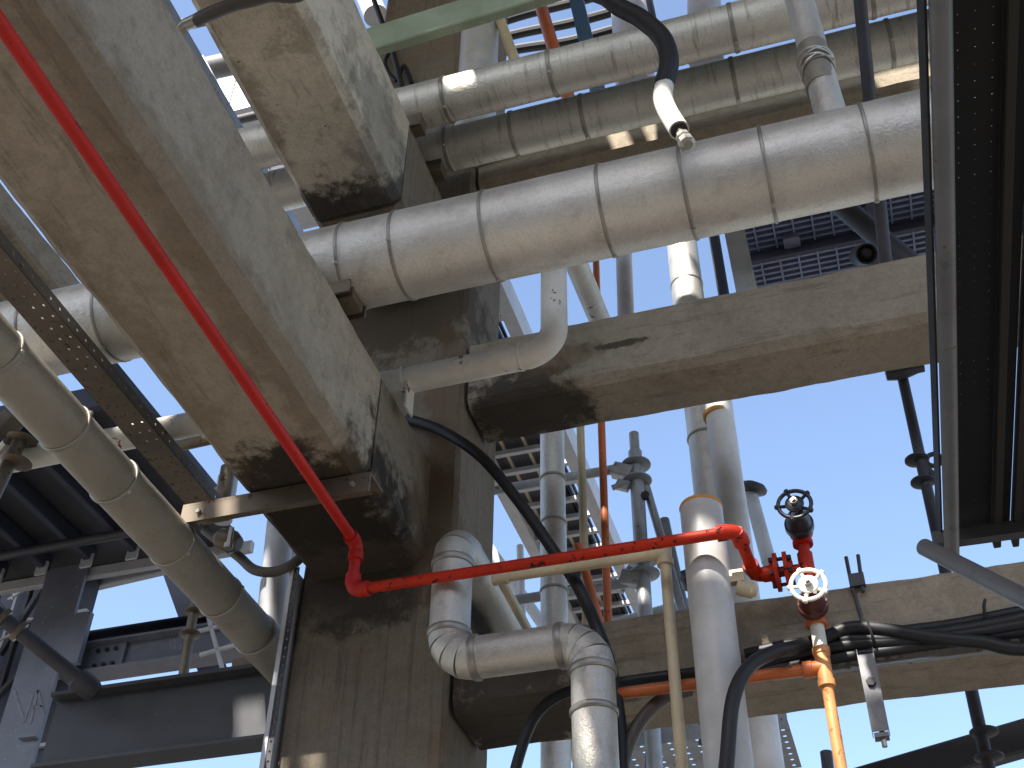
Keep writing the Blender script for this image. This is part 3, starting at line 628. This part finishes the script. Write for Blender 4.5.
# bottom right dark beam with scaffold base
t = tag(MB().bar(P(860,786,Y=6.1), P(1080,722,Y=6.1), .1, .16).build('dark_beam', M['steelD']), 'dark steel beam at the bottom right corner', 'beam')
tag(MB().tube([P(826,752,Y=6.4), P(832,800,Y=6.4)], .032, 16).build('scaffold_tube', M['tubeD']), 'dark tube stub standing up at the bottom edge beside the orange pipe', 'scaffold tube')

# ------------------------------------------------------------------ cable trays at left
zt_ = 5.6
xa = P(40,315,Z=zt_).x
t = thing('cable_tray', 'perforated rusty cable tray slanting between the low beam and left silver pipe', 'cable tray', (xa, 4.5, zt_), 'perforated trays')
yt1 = P(213, 523, Z=zt_).y; ny = int((yt1+1)/.075)
m = MB(); m.perf((xa-.084, yt1-ny*.075, zt_), (1,0,0), (0,1,0), 3, ny, .056, .075, .0085, .003, .8); m.build('perforated_base', M['tubeB'], t, 0)
for s_ in (-1, 1):
    m = MB(); m.perf((xa+s_*.0855, yt1-ny*.075, zt_), (0,1,0), (0,0,1), ny, 1, .075, .07, .009, .003, 1); m.build('perforated_side', M['tubeB'], t, 0)
zt_ = 6.3; xa = P(144,424,Z=zt_).x; y0 = P(85,345,Z=zt_).y; ny = int((P(215,500,Z=zt_).y-y0)/.08)
t = thing('cable_tray', 'dark perforated tray higher up close beside the low beam edge', 'cable tray', (xa, y0, zt_), 'perforated trays')
m = MB(); m.perf((xa-.14, y0, zt_), (1,0,0), (0,1,0), 3, ny, .07, .08, .009, .003, 1); m.build('perforated_base', M['tubeD'], t, 0)
for s_ in (-.1425, .0725): MB().box((xa+s_-.002, y0, zt_), (xa+s_+.002, y0+ny*.08, zt_+.08)).build('side', M['tubeD'], t, 0)
# vertical slotted channel at the left of the column
a = P(297, 600, Y=4.93); xs = a.x-.012
t = thing('slotted_upright', 'dark slotted steel upright along the left edge of the column', 'channel', (xs, 4.95, 0))
m = MB(); nz = int((P(302,560,Y=4.93).z-2.8)/.05)
m.perf((xs-.03, 4.93, 2.8), (1,0,0), (0,0,1), 1, nz, .03, .05, .007, .003, 1); m.build('slotted_face', M['steelD'], t, 0)
MB().box((xs-.055, 4.925, 0), (xs-.031, 5.06, 2.8+nz*.05)).build('side', M['pale'], t, 0)
MB().box((xs-.03, 4.93, 0), (xs, 4.933, 2.799)).build('face_lower', M['steelD'], t, 0)
# pale pipes left of the column
lean_pipe('pale_pipe', 'pale upright pipe just left of the column behind the slotted upright', 'pipe', P(281,520,Y=5.6), P(268,650,Y=5.6), .085, M['pale'])
lean_pipe('pale_pipe', 'second pale pipe leaning close behind the slotted upright', 'pipe', P(292,540,Y=6.1), P(283,640,Y=6.1), .06, M['pale'])
tag(MB().tube([P(228,478,Y=5.9), P(222,520,Y=5.9)], .07, 18).build('flanged_pipe', M['pale']), 'short pale pipe end peeking between tray and low beam', 'pipe')

# ------------------------------------------------------------------ structural steel at lower left
def ibeam(name, label, p0, p1, h, wd, tf, tw, mat, cat='beam', upv=(0,0,1), group='steel beams'):
    p0 = Vector(p0); p1 = Vector(p1); t = thing(name, label, cat, p0, group); u = Vector(upv)
    MB().bar(p0, p1, tw, h-2*tf, upv, .02).build('web', mat, t, 0)
    for s_ in (-1, 1): MB().bar(p0+u*s_*(h-tf)/2, p1+u*s_*(h-tf)/2, wd, tf, upv, .1).build('flange', mat, t, 0)
    return t
a = P(75,716,Y=5.8); b = P(290,700,Y=5.8)
zc_ = (a.z+b.z)/2
t = ibeam('steel_beam', 'dark steel beam at lower left with a sunlit patch', (a.x-.15, 5.8, zc_-.06), (-2.9, 5.8, zc_-.06), .48, .17, .025, .016, M['steelD'])
t = ibeam('steel_beam', 'blue grey steel beam behind the short scaffold upright', (P(70,655,Y=7.4).x, 7.4, 6.27), (P(330,640,Y=7.4).x, 7.4, 6.27), .27, .2, .02, .014, M['steel'])
xg = P(92,650,Y=7.3).x
MB().box((xg-.05, 7.36, 6.15), (xg+.26, 7.382, 6.39)).build('end_plate', M['steel'], t, 0)
for i in range(3):
    for j in range(2): MB().lathe((xg+.02+.08*i, 7.36, 6.2+.13*j), (0,-1,0), [(0,.018),(.02,.018)], 6).build('bolt', M['boltd'], t)
t = ibeam('steel_beam', 'dark steel beam just above the blue grey one', (P(70,630,Y=8.0).x, 8.0, P(120,640,Y=8.0).z), (P(330,600,Y=8.0).x, 8.0, P(120,640,Y=8.0).z), .17, .18, .02, .012, M['navy'])
t = ibeam('steel_brace', 'dark navy brace sloping behind the left silver pipe end', P(172,560,Y=8.6), P(235,730,Y=8.6), .2, .2, .02, .012, M['navy'], 'brace', (0,1,0))
# H column
xh = -6.1; yh = 7.2
t = thing('steel_column', 'blue grey steel column at the lower left corner', 'column', (xh, yh, 0))
MB().box((xh-.26, yh, 0), (xh+.13, yh+.03, 8.6)).build('flange', M['steel'], t, 0)
MB().box((xh-.26, yh+.031, 0), (xh-.24, yh+.45, 8.6)).build('web', M['navy'], t, 0)
for z9 in (5.25, 5.55): MB().box((xh-.02, yh-.05, z9), (xh+.13, yh-.001, z9+.03)).build('stiffener', M['steel'], t, 0)
MB().box((xh+.1301, yh-.02, 6.15), (xh+.30, yh+.03, 6.6)).build('gusset', M['steel'], t, 0)
# dark cladded panel left of the column, with purlins
t = thing('panelled_wall', 'dark panelled wall beside the blue grey column at left edge', 'wall', (-7.3, 7.6, 0))
MB().box((-9.5, 7.9, 0), (-6.4, 7.95, 7.6)).build('sheet', M['navy'], t, 0)
for k in range(5): MB().box((-9.5, 7.86, 4.6+.62*k), (-6.4, 7.899, 4.63+.62*k)).build('rail', M['pale'], t, 0)
for k in range(4): MB().box((-6.75-.45*k, 7.84, 4), (-6.72-.45*k, 7.859, 7.6)).build('post', M['pale'], t, 0)
# dark platform underside, joists
zp_ = 6.9
t = thing('steel_platform', 'dark platform underside with joists at left edge below the silver pipe', 'platform', (-6.2, 6.3, zp_))
MB().box((-9, 5.3, zp_+.2), (-4.6, 7.3, zp_+.23)).build('deck_plate', M['steelD'], t, 0)
for k in range(6):
    x = -4.98-.42*k; MB().bar((x, 5.3, zp_+.1), (x, 7.05, zp_+.13), .06, .13).build('joist', M['navy'], t, 0)
    MB().box((x-.05, 6.98, zp_+.0), (x+.05, 7.0, zp_+.12)).build('cleat', M['pale'], t, 0)
MB().bar((-9, 7.28, zp_+.14), (-4.5, 7.28, zp_+.14), .06, .1).build('edge_beam', M['pale'], t)
MB().bar((-9, 5.28, zp_+.12), (-4.6, 5.28, zp_+.12), .06, .2).build('edge_beam', M['navy'], t)
a = P(-20,560,Y=6.7); b = P(140,530,Y=6.7)
tag(MB().tube([a, b], .04, 16).build('handrail_tube', M['tubeD']), 'dark horizontal tube below the platform at left', 'tube')
# brown flanged pipe stub
tag(MB().tube([P(165,449,Y=4.9), P(215,438,Y=4.9)], .035, 16).build('rusty_conduit', M['tubeB']), 'rusty conduit just below the cream pipe left of the low beam', 'conduit')

# ------------------------------------------------------------------ walkway behind
zw = 9.0
t = thing('overhead_walkway', 'cable ladder walkway far behind seen through the centre gap', 'walkway', (-2.8, 10, zw))
xL, xR2 = P(502,500,Z=zw).x+.06, P(600,520,Z=zw).x
for x in (xL, xR2): MB().box((x-.06, 6.2, zw-.05), (x+.06, 15.5, zw+.22)).build('side_rail', M['pale'], t, 0)
MB().box((xR2-.22, 6.2, zw+.1), (xR2-.19, 15.5, zw+.16)).build('inner_rail', M['steelD'], t, 0)
for k in range(30): MB().box((xL, 6.3+.31*k, zw), (xR2, 6.35+.31*k, zw+.05)).build('rung', M['pale'], t, 0)
wd_ = (xR2-xL)
for k in range(15):
    x = xL+.06+k*wd_*.68/15
    MB().box((x, 6.2, zw+.07), (x+wd_*.68/15-.006, 15.5, zw+.12)).build('deck_strip', M['steelD' if k % 6 != 3 else 'cream'], t, 0)
for k in range(3):
    x = xL+wd_*(.74+.085*k); MB().box((x-.012, 6.2, zw+.07), (x+.012, 15.5, zw+.11)).build('cable', M['rubber'], t, 0)
# grating platform on right, above the middle beam
zg = 8.9
t = thing('grating_platform', 'steel grating tinted with sky blue seen from below right of the tall pipes', 'platform', (.6, 7.2, zg))
m = MB(); x0, x1, y0, y1 = -.32, 3.2, 6.2, 7.95
k = 0
while y0+.062*k < y1: m.box((x0, y0+.062*k, zg), (x1, y0+.062*k+.022, zg+.05)); k += 1
m.build('bearing_bars', M['bars'], t, 0, 'stuff')
m = MB(); k = 0
while x0+.15*k < x1: m.box((x0+.15*k, y0, zg-.014), (x0+.15*k+.014, y1, zg-.0005)); k += 1
m.build('cross_bars', M['bars'], t, 0, 'stuff')
for x in (.72, 1.9): MB().bar((x, y0, zg-.05), (x, y1, zg-.05), .05, .09).build('joist', M['navy'], t, 0)
MB().bar((x0, 7.0, zg-.06), (x1, 7.0, zg-.06), .04, .1).build('joist', M['navy'], t, 0)
MB().box((x0, y0, zg+.064), (x1, y1, zg+.07)).build('cover_sheet', M['navy'], t, 0)
a = P(792,243,Z=zg-.06); MB().bar(a, a+Vector((0,0,.04)), .13, .11).build('clip', M['steel'], t)
lean_pipe('steel_post', 'flat grey post left of the blue grating', 'post', P(726,190,Y=6.05), P(755,330,Y=6.05), .10, M['pale'], n=4)
lean_pipe('steel_post', 'dark narrow post between leaning white pipe and flat grey post', 'post', P(708,200,Y=6.3), P(728,320,Y=6.3), .04, M['navy'], n=8)
lean_pipe('scaffold_tube', 'dark tube slanting below the thickest pipe in front of blue grating', 'scaffold tube', P(800,170,Y=5.9), P(915,268,Y=5.9), .075, M['tubeD'])
lean_pipe('leaning_tube', 'thin dark tube leaning on the middle beam past the thickest pipe', 'scaffold tube', P(857,-30,Y=4.0), P(886,266,Y=5.08), .036, M['tubeD'])
a = P(866,254,Y=5.62)
tag(MB().lathe(a, (.1,-.72,-.7), [(.03,.02),(.0,.05),(.03,.058),(.03,.066),(-.25,.066)], 24).build('pipe_end', M['railD']), 'round capped pipe end just above the middle beam near the leaning tube', 'pipe')
# right face steel
# ------------------------------------------------------------------ clutter at the top
g_ = P(450, 30, Y=4.0); h_ = P(450, 4, Y=4.0)
t = tag(MB().bar((-2.6, 4.05, (g_.z+h_.z)/2+.01), (1.2, 4.05, (g_.z+h_.z)/2+.26), .07, .27).build('green_beam', M['green']), 'pale green steel beam crossing at the top edge', 'beam')
a = P(478, 70, Y=4.98)
t = thing('white_duct', 'stout white duct standing behind the upper streaked pipe', 'duct', (a.x, 4.98, 8.2), 'white ducts at the top')
zt9 = P(478, 34, Y=4.98).z
MB().lathe((a.x, 4.98, 8.24), (0,0,1), [(0,.145),(.3,.145),(zt9-8.24,.145),(zt9-8.2,.135),(zt9-8.16,.1),(zt9-8.15,.03)], 36).build('body', M['white'], t)
MB().lathe((a.x, 4.98, 8.3), (0,0,1), [(0,.145),(.003,.152),(.03,.152),(.033,.145)], 36, False).build('band', M['pale'], t)
MB().tube([(a.x, 4.98, zt9+.05), (a.x, 4.98, zt9+.5)], .03, 14).build('nozzle', M['rubber'], t)
lean_pipe('white_duct', 'white duct at top edge right of the blue post', 'duct', P(628,-10,Y=6.2), P(636,90,Y=6.2), .17, M['white'])
lean_pipe('white_duct', 'pale duct at top edge behind the upper pipe right of the hose', 'duct', P(703,-30,Y=6.2), P(706,60,Y=6.2), .15, M['pale'])
lean_pipe('cream_conduit', 'cream conduit slanting at the top left of the orange pipe', 'conduit', P(489,-10,Y=4.95), P(519,72,Y=4.95), .04, M['cream'], n=16)
lean_pipe('orange_pipe', 'orange pipe slanting at the top edge', 'pipe', P(536,-10,Y=5.75), P(572,110,Y=5.75), .055, M['orange'], n=18)
lean_pipe('blue_post', 'blue painted post at the top edge beside the orange pipe', 'post', P(572,-20,Y=5.8), P(600,100,Y=5.8), .085, M['blue'], n=4)
for i, (y0_, y1_) in enumerate(((22,2),(38,22),(52,40))):
    hose('black_cable', ('upper', 'middle', 'lower')[i]+' of three black cables crossing behind the orange pipe at top', [P(500,y0_,Y=6.6), P(530,(y0_+y1_)/2+1,Y=6.6), P(575,y1_,Y=6.6), P(640,y1_-18,Y=6.6)], .05, M['rubber'], 'cable', 10, 'cables at the top')
lean_pipe('black_hose', 'thin black pipe at the top between the two white ducts', 'pipe', P(645,-20,Y=6.0), P(662,60,Y=6.0), .03, M['rubber'], n=10)
hose('black_cable', 'tangle of thin black cable beside the higher beam at top', [P(372,-5,Y=4.95), P(383,25,Y=4.95), P(392,50,Y=4.93), P(399,75,Y=4.9), P(405,100,Y=4.9)], .022, M['rubber'], 'cable')
hose('black_cable', 'second thin black cable looping beside the higher beam at top', [P(398,40,Y=4.95), P(385,62,Y=4.95), P(396,80,Y=4.95), P(404,66,Y=4.95), P(412,84,Y=4.95)], .016, M['rubber'], 'cable')
tag(MB().tube([P(366,-8,Y=5.9), P(376,16,Y=5.9)], .12, 20).build('white_duct', M['white']), 'white duct end at the top edge beside the higher beam', 'duct')
# cable ladder between the two main beams
t = thing('cable_ladder', 'galvanised cable ladder seen between the two main beams', 'cable ladder', P(215,90,Y=6.0))
zl = 8.95; xl0 = P(180,40,Z=zl).x
for x in (xl0-.25, xl0+.05): MB().bar((x, 3.2, zl), (x, 9, zl), .03, .1).build('side_rail', M['galv'], t)
for k in range(18): MB().bar((xl0-.25, 3.4+.3*k, zl), (xl0+.05, 3.4+.3*k, zl), .04, .03).build('rung', M['galv'], t)

# ------------------------------------------------------------------ added unseen deck overhead (keeps the frame in shade, gaps let sun through)
ZD = 12.0
holes = []
def sun_gap(p, sx, sy):
    q = Vector(p)+SUN*((ZD-p[2])/SUN.z); holes.append((q.x, q.y, sx, sy))
sun_gap(P(620,142,Y=5.02), .13, .24); sun_gap(P(658,136,Y=5.02), .15, .26)
sun_gap(P(905,76,Y=5.0), .35, .3); sun_gap(P(629,84,Y=4.59), .16, .12); sun_gap(P(458,78,Y=4.2), .18, .2)
sun_gap(P(722,526,Y=Yr), .24, .16); sun_gap(P(812,588,Y=4.6), .22, .22)
sun_gap(P(822,650,Y=4.81), .09, .5); sun_gap(P(830,735,Y=4.81), .08, .4)
sun_gap(P(703,570,Y=4.61), .06, .05); sun_gap(P(577,735,Y=4.6), .07, .4)
sun_gap(P(682,244,Y=6.54), .5, .3); sun_gap(P(680,282,Y=6.54), .3, .26); sun_gap(P(675,115,Y=3.22), .24, .5)
sun_gap(P(249,726,Y=5.78), .19, .3); sun_gap(P(312,762,Y=5.0), .07, .25)
sun_gap((xd+.07, 3.3, za+.1), .15, 2.4); sun_gap(P(158,430,Y=4.5), .25, .2); sun_gap(P(262,590,Y=5.5), .06, .4)
sun_gap(P(545,500,Z=9), 1.2, 1.5)
t = thing('added_shade_deck', 'added boarded deck out of view overhead that shades the frame', 'deck', (-1, 0, ZD))
bw = .14; yy = -6.5
while yy < 5.4:
    iv = [(-13.0 if yy < 4.4 else -3.2, 7.0)]
    for (hx, hy, sx, sy) in holes:
        if abs(yy+bw/2-hy) < sy/2+bw*.3:
            nv = []
            for a, b in iv:
                l, r_ = hx-sx/2, hx+sx/2
                if r_ <= a or l >= b: nv.append((a, b)); continue
                if l-a > .05: nv.append((a, l))
                if b-r_ > .05: nv.append((r_, b))
            iv = nv
    m = MB()
    for a, b in iv: m.box((a, yy, ZD), (b, yy+bw-.0005, ZD+.05))
    m.build('board', M['deck'], t, 0)
    yy += bw
for x in (-8.5, -3, 2.5): MB().bar((x, -5, ZD-.16), (x, 4.5, ZD-.16), .15, .3).build('joist', M['steelD'], t)

# added unseen block behind the viewer, cuts sky light on the front faces
t = thing('added_sky_blocker', 'added plain block behind the viewer that cuts off low sky light', 'building', (0, -13, 0))
MB().box((-26, -24, 0), (22, -12, 9.5)).build('wall', M['navy'], t, 0)
MB().box((-26.3, -24.3, 9.501), (22.3, -11.7, 9.7)).build('roof', M['steelD'], t, 0)
for k in range(9): MB().box((-24+5*k, -11.999, 5), (-22+5*k, -11.96, 6.4)).build('window', M['black'], t, 0)

# steelwork glimpsed under the lowest beam and behind the column
t = thing('cable_tray', 'perforated tray glimpsed under the lowest beam at the bottom edge', 'cable tray', P(690,760,Y=7.5), 'perforated trays')
z0_ = P(690, 752, Y=7.5).z; x0_ = P(600, 760, Y=7.5).x
m = MB(); m.perf((x0_, 7.2, z0_), (1,0,0), (0,1,0), 14, 8, .09, .09, .014, .003); m.build('perforated_base', M['galv'], t, 0)
MB().box((x0_, 7.195, z0_-.06), (x0_+14*.09, 7.2, z0_+.06)).build('side', M['galv'], t, 0)
for i, (xa_, ya_, xb_, yb_, lab) in enumerate(((600,700,632,800,'dark'),(652,700,650,800,'grey'),(690,640,740,800,'galvanised'),(700,740,760,752,'short grey'))):
    tag(MB().tube([P(xa_,ya_,Y=6.9+.15*i), P(xb_,yb_,Y=6.9+.15*i)], .035, 12).build('scaffold_tube', M[('tubeD','tube','galv','tube')[i]]), lab+' scaffold tube glimpsed below the lowest beam at the bottom edge', 'scaffold tube')
t = thing('small_bracket', 'small pale frame between the left tray end and the low beam', 'bracket', P(215,490,Y=5.6))
MB().bar(P(203,500,Y=5.6), P(228,482,Y=5.6), .02, .05).build('rail', M['pale'], t)
MB().bar(P(206,514,Y=5.6), P(232,498,Y=5.6), .02, .05).build('rail', M['pale'], t)
MB().bar(P(204,500,Y=5.6), P(208,516,Y=5.6), .02, .04).build('stile', M['pale'], t)
tag(MB().tube([P(228,468,Y=5.2), P(221,512,Y=5.2)], .045, 14).build('rusty_conduit', M['tubeB']), 'rusty upright stub above the support angle beside the low beam', 'conduit')
t = thing('junction_clamp', 'rusty clamp lump hanging under the support angle beside the hose', 'clamp', P(232,545,Y=4.75))
MB().lathe(P(225,540,Y=4.8), (1,.2,-.4), [(-.06,.03),(-.03,.06),(.05,.065),(.09,.04)], 14).build('body', M['tubeB'], t)
MB().lathe(P(232,528,Y=4.7), (0,0,-1), [(0,.014),(.1,.014),(.1,.024),(.13,.024)], 8).build('bolt', M['bolt'], t)

# grey steel glimpsed in the slot between the two main beams
for i, (xa_, ya_, xb_, yb_, r_, mt, nm, lab) in enumerate(((150,32,275,4,.07,'tubeD','dark_pipe','dark pipe at the top of the slot between the main beams'),
        (180,75,300,48,.13,'tube','grey_pipe','thick grey pipe across the slot between the main beams'),
        (205,128,320,100,.05,'steelD','dark_pipe','thin dark pipe across the slot between the main beams'),
        (215,160,330,135,.11,'pale','grey_pipe','pale pipe low in the slot between the main beams'))):
    tag(MB().tube([P(xa_,ya_,Y=6.2+.3*i), P(xb_,yb_,Y=6.2+.3*i)], r_, 18).build(nm, M[mt]), lab, 'pipe')
t = thing('steel_channel', 'galvanised channel with sunlit edge in the slot between the main beams', 'channel', P(235,100,Y=6.0))
MB().bar(P(205,60,Y=6.0), P(262,170,Y=6.0), .12, .02).build('web', M['galv'], t)
MB().bar(P(201,62,Y=5.95), P(258,172,Y=5.95), .015, .09).build('flange', M['galv'], t)

for i, (xa_, ya_, xb_, yb_, yd) in enumerate(((206,52,290,118,7.6),(238,126,330,206,7.2))):
    a = P(xa_, yb_, Y=yd); b = P(xb_, ya_, Y=yd)
    t = thing('sheet_duct', ('upper', 'lower')[i]+' grey sheet metal duct deep in the slot between the main beams', 'duct', a)
    MB().box((a.x, yd, a.z), (b.x, yd+.5, b.z)).build('casing', M['pale'], t, 0)
    MB().box((a.x-.03, yd-.02, a.z-.03), (b.x+.03, yd-.001, a.z+.02)).build('flange', M['galv'], t, 0)
    MB().box((a.x+.25, yd-.015, a.z+.03), (a.x+.29, yd-.001, b.z)).build('stiffener', M['tube'], t, 0)

# more scaffold seen through the centre gap
for i, (xa_, ya_, xb_, yb_, yd, r_, mt, lab) in enumerate((
        (520,546,523,640,8.2,.03,'pale','thin pale post right of the column behind the cream elbow'),
        (470,520,560,650,9.0,.05,'pale','pale tube sloping behind the elbow pipe in the centre gap'),
        (664,520,690,640,7.4,.04,'tube','grey tube leaning between the scaffold brace and cut white pipe'),
        (618,590,640,560,7.0,.045,'tube','short grey tube below the second ledger near the grey upright'),
        (600,628,700,600,7.8,.04,'galv','grey tube lying low behind the top of the lowest beam'))):
    tag(MB().tube([P(xa_,ya_,Y=yd), P(xb_,yb_,Y=yd)], r_, 14).build('scaffold_tube', M[mt]), lab, 'scaffold tube')
t = thing('scaffold_coupler', 'dark coupler low beside the cut white pipe in the centre gap', 'coupler', P(690,582,Y=6.9))
MB().lathe(P(690,582,Y=6.9), (0,-1,.2), [(-.05,.03),(-.03,.06),(.05,.06),(.08,.03)], 12).build('body', M['tubeD'], t)
MB().bar(P(684,572,Y=6.85), P(694,598,Y=6.85), .05, .05).build('strap', M['tubeD'], t)
# lattice bracing and dark steel at the lower left
t = thing('lattice_bracing', 'dark lattice bracing left of the blue grey column at the left edge', 'bracing', P(20,640,Y=7.6))
for (xa_, ya_, xb_, yb_) in ((-10,575,52,545),(0,655,60,560),(-5,600,45,665),(-5,700,40,650),(12,540,-30,700),(44,545,0,690)):
    MB().bar(P(xa_,ya_,Y=7.7), P(xb_,yb_,Y=7.7), .05, .05).build('bar', M['steelD'], t)
for (xa_, ya_, xb_, yb_) in ((8,600,48,575),(0,640,20,630),(30,548,12,600)):
    MB().bar(P(xa_,ya_,Y=7.62), P(xb_,yb_,Y=7.62), .02, .02).build('edge_strip', M['pale'], t)
t = thing('cross_brace', 'pale cross of thin steel bars behind the short scaffold upright', 'bracing', P(220,650,Y=7.1))
for (xa_, ya_, xb_, yb_) in ((196,632,236,622),(200,655,242,643),(206,608,228,690)):
    MB().bar(P(xa_,ya_,Y=7.1), P(xb_,yb_,Y=7.1), .025, .03).build('bar', M['pale'], t)
t = thing('wood_packer', 'brown timber packer between the left silver pipe and dark steel beam', 'timber', P(262,672,Y=5.7))
MB().bar(P(236,676,Y=6.2), P(290,660,Y=6.2), .12, .2).build('block', M['deck'], t)
t = thing('dark_deck', 'dark deck soffit above the sky window at lower left', 'deck', P(130,560,Y=8.2))
a = P(86,586,Y=8.0); b = P(172,566,Y=8.0)
MB().bar(a, b, .08, .12).build('edge_angle', M['pale'], t)
MB().box((a.x-.3, 7.3, a.z+.07), (b.x+.2, 8.0, a.z+.1)).build('plate', M['steelD'], t, 0)
# chalk marks on the steel
t = bpy.data.objects.get('steel_column')
m = MB()
for st in (((14,690),(24,722),(33,694)),((30,724),(38,690),(44,718)),((31,708),(43,706))):
    for (p_, q_) in zip(st, st[1:]): m.bar(P(*p_, Y=7.197), P(*q_, Y=7.197), .022, .002, (0,1,0))
m.build('chalk_mark', M['chalk'], t, 0)
t = [o for o in bpy.data.objects if o.get('label', '').startswith('blue grey steel beam')][0]
m = MB()
for st in (((166,640),(170,637),(171,650)),((174,637),(175,650)),((178,636),(182,642),(180,650))):
    for (p_, q_) in zip(st, st[1:]): m.bar(P(*p_, Y=7.391), P(*q_, Y=7.391), .018, .002, (0,1,0))
m.build('chalk_mark', M['chalk'], t, 0)
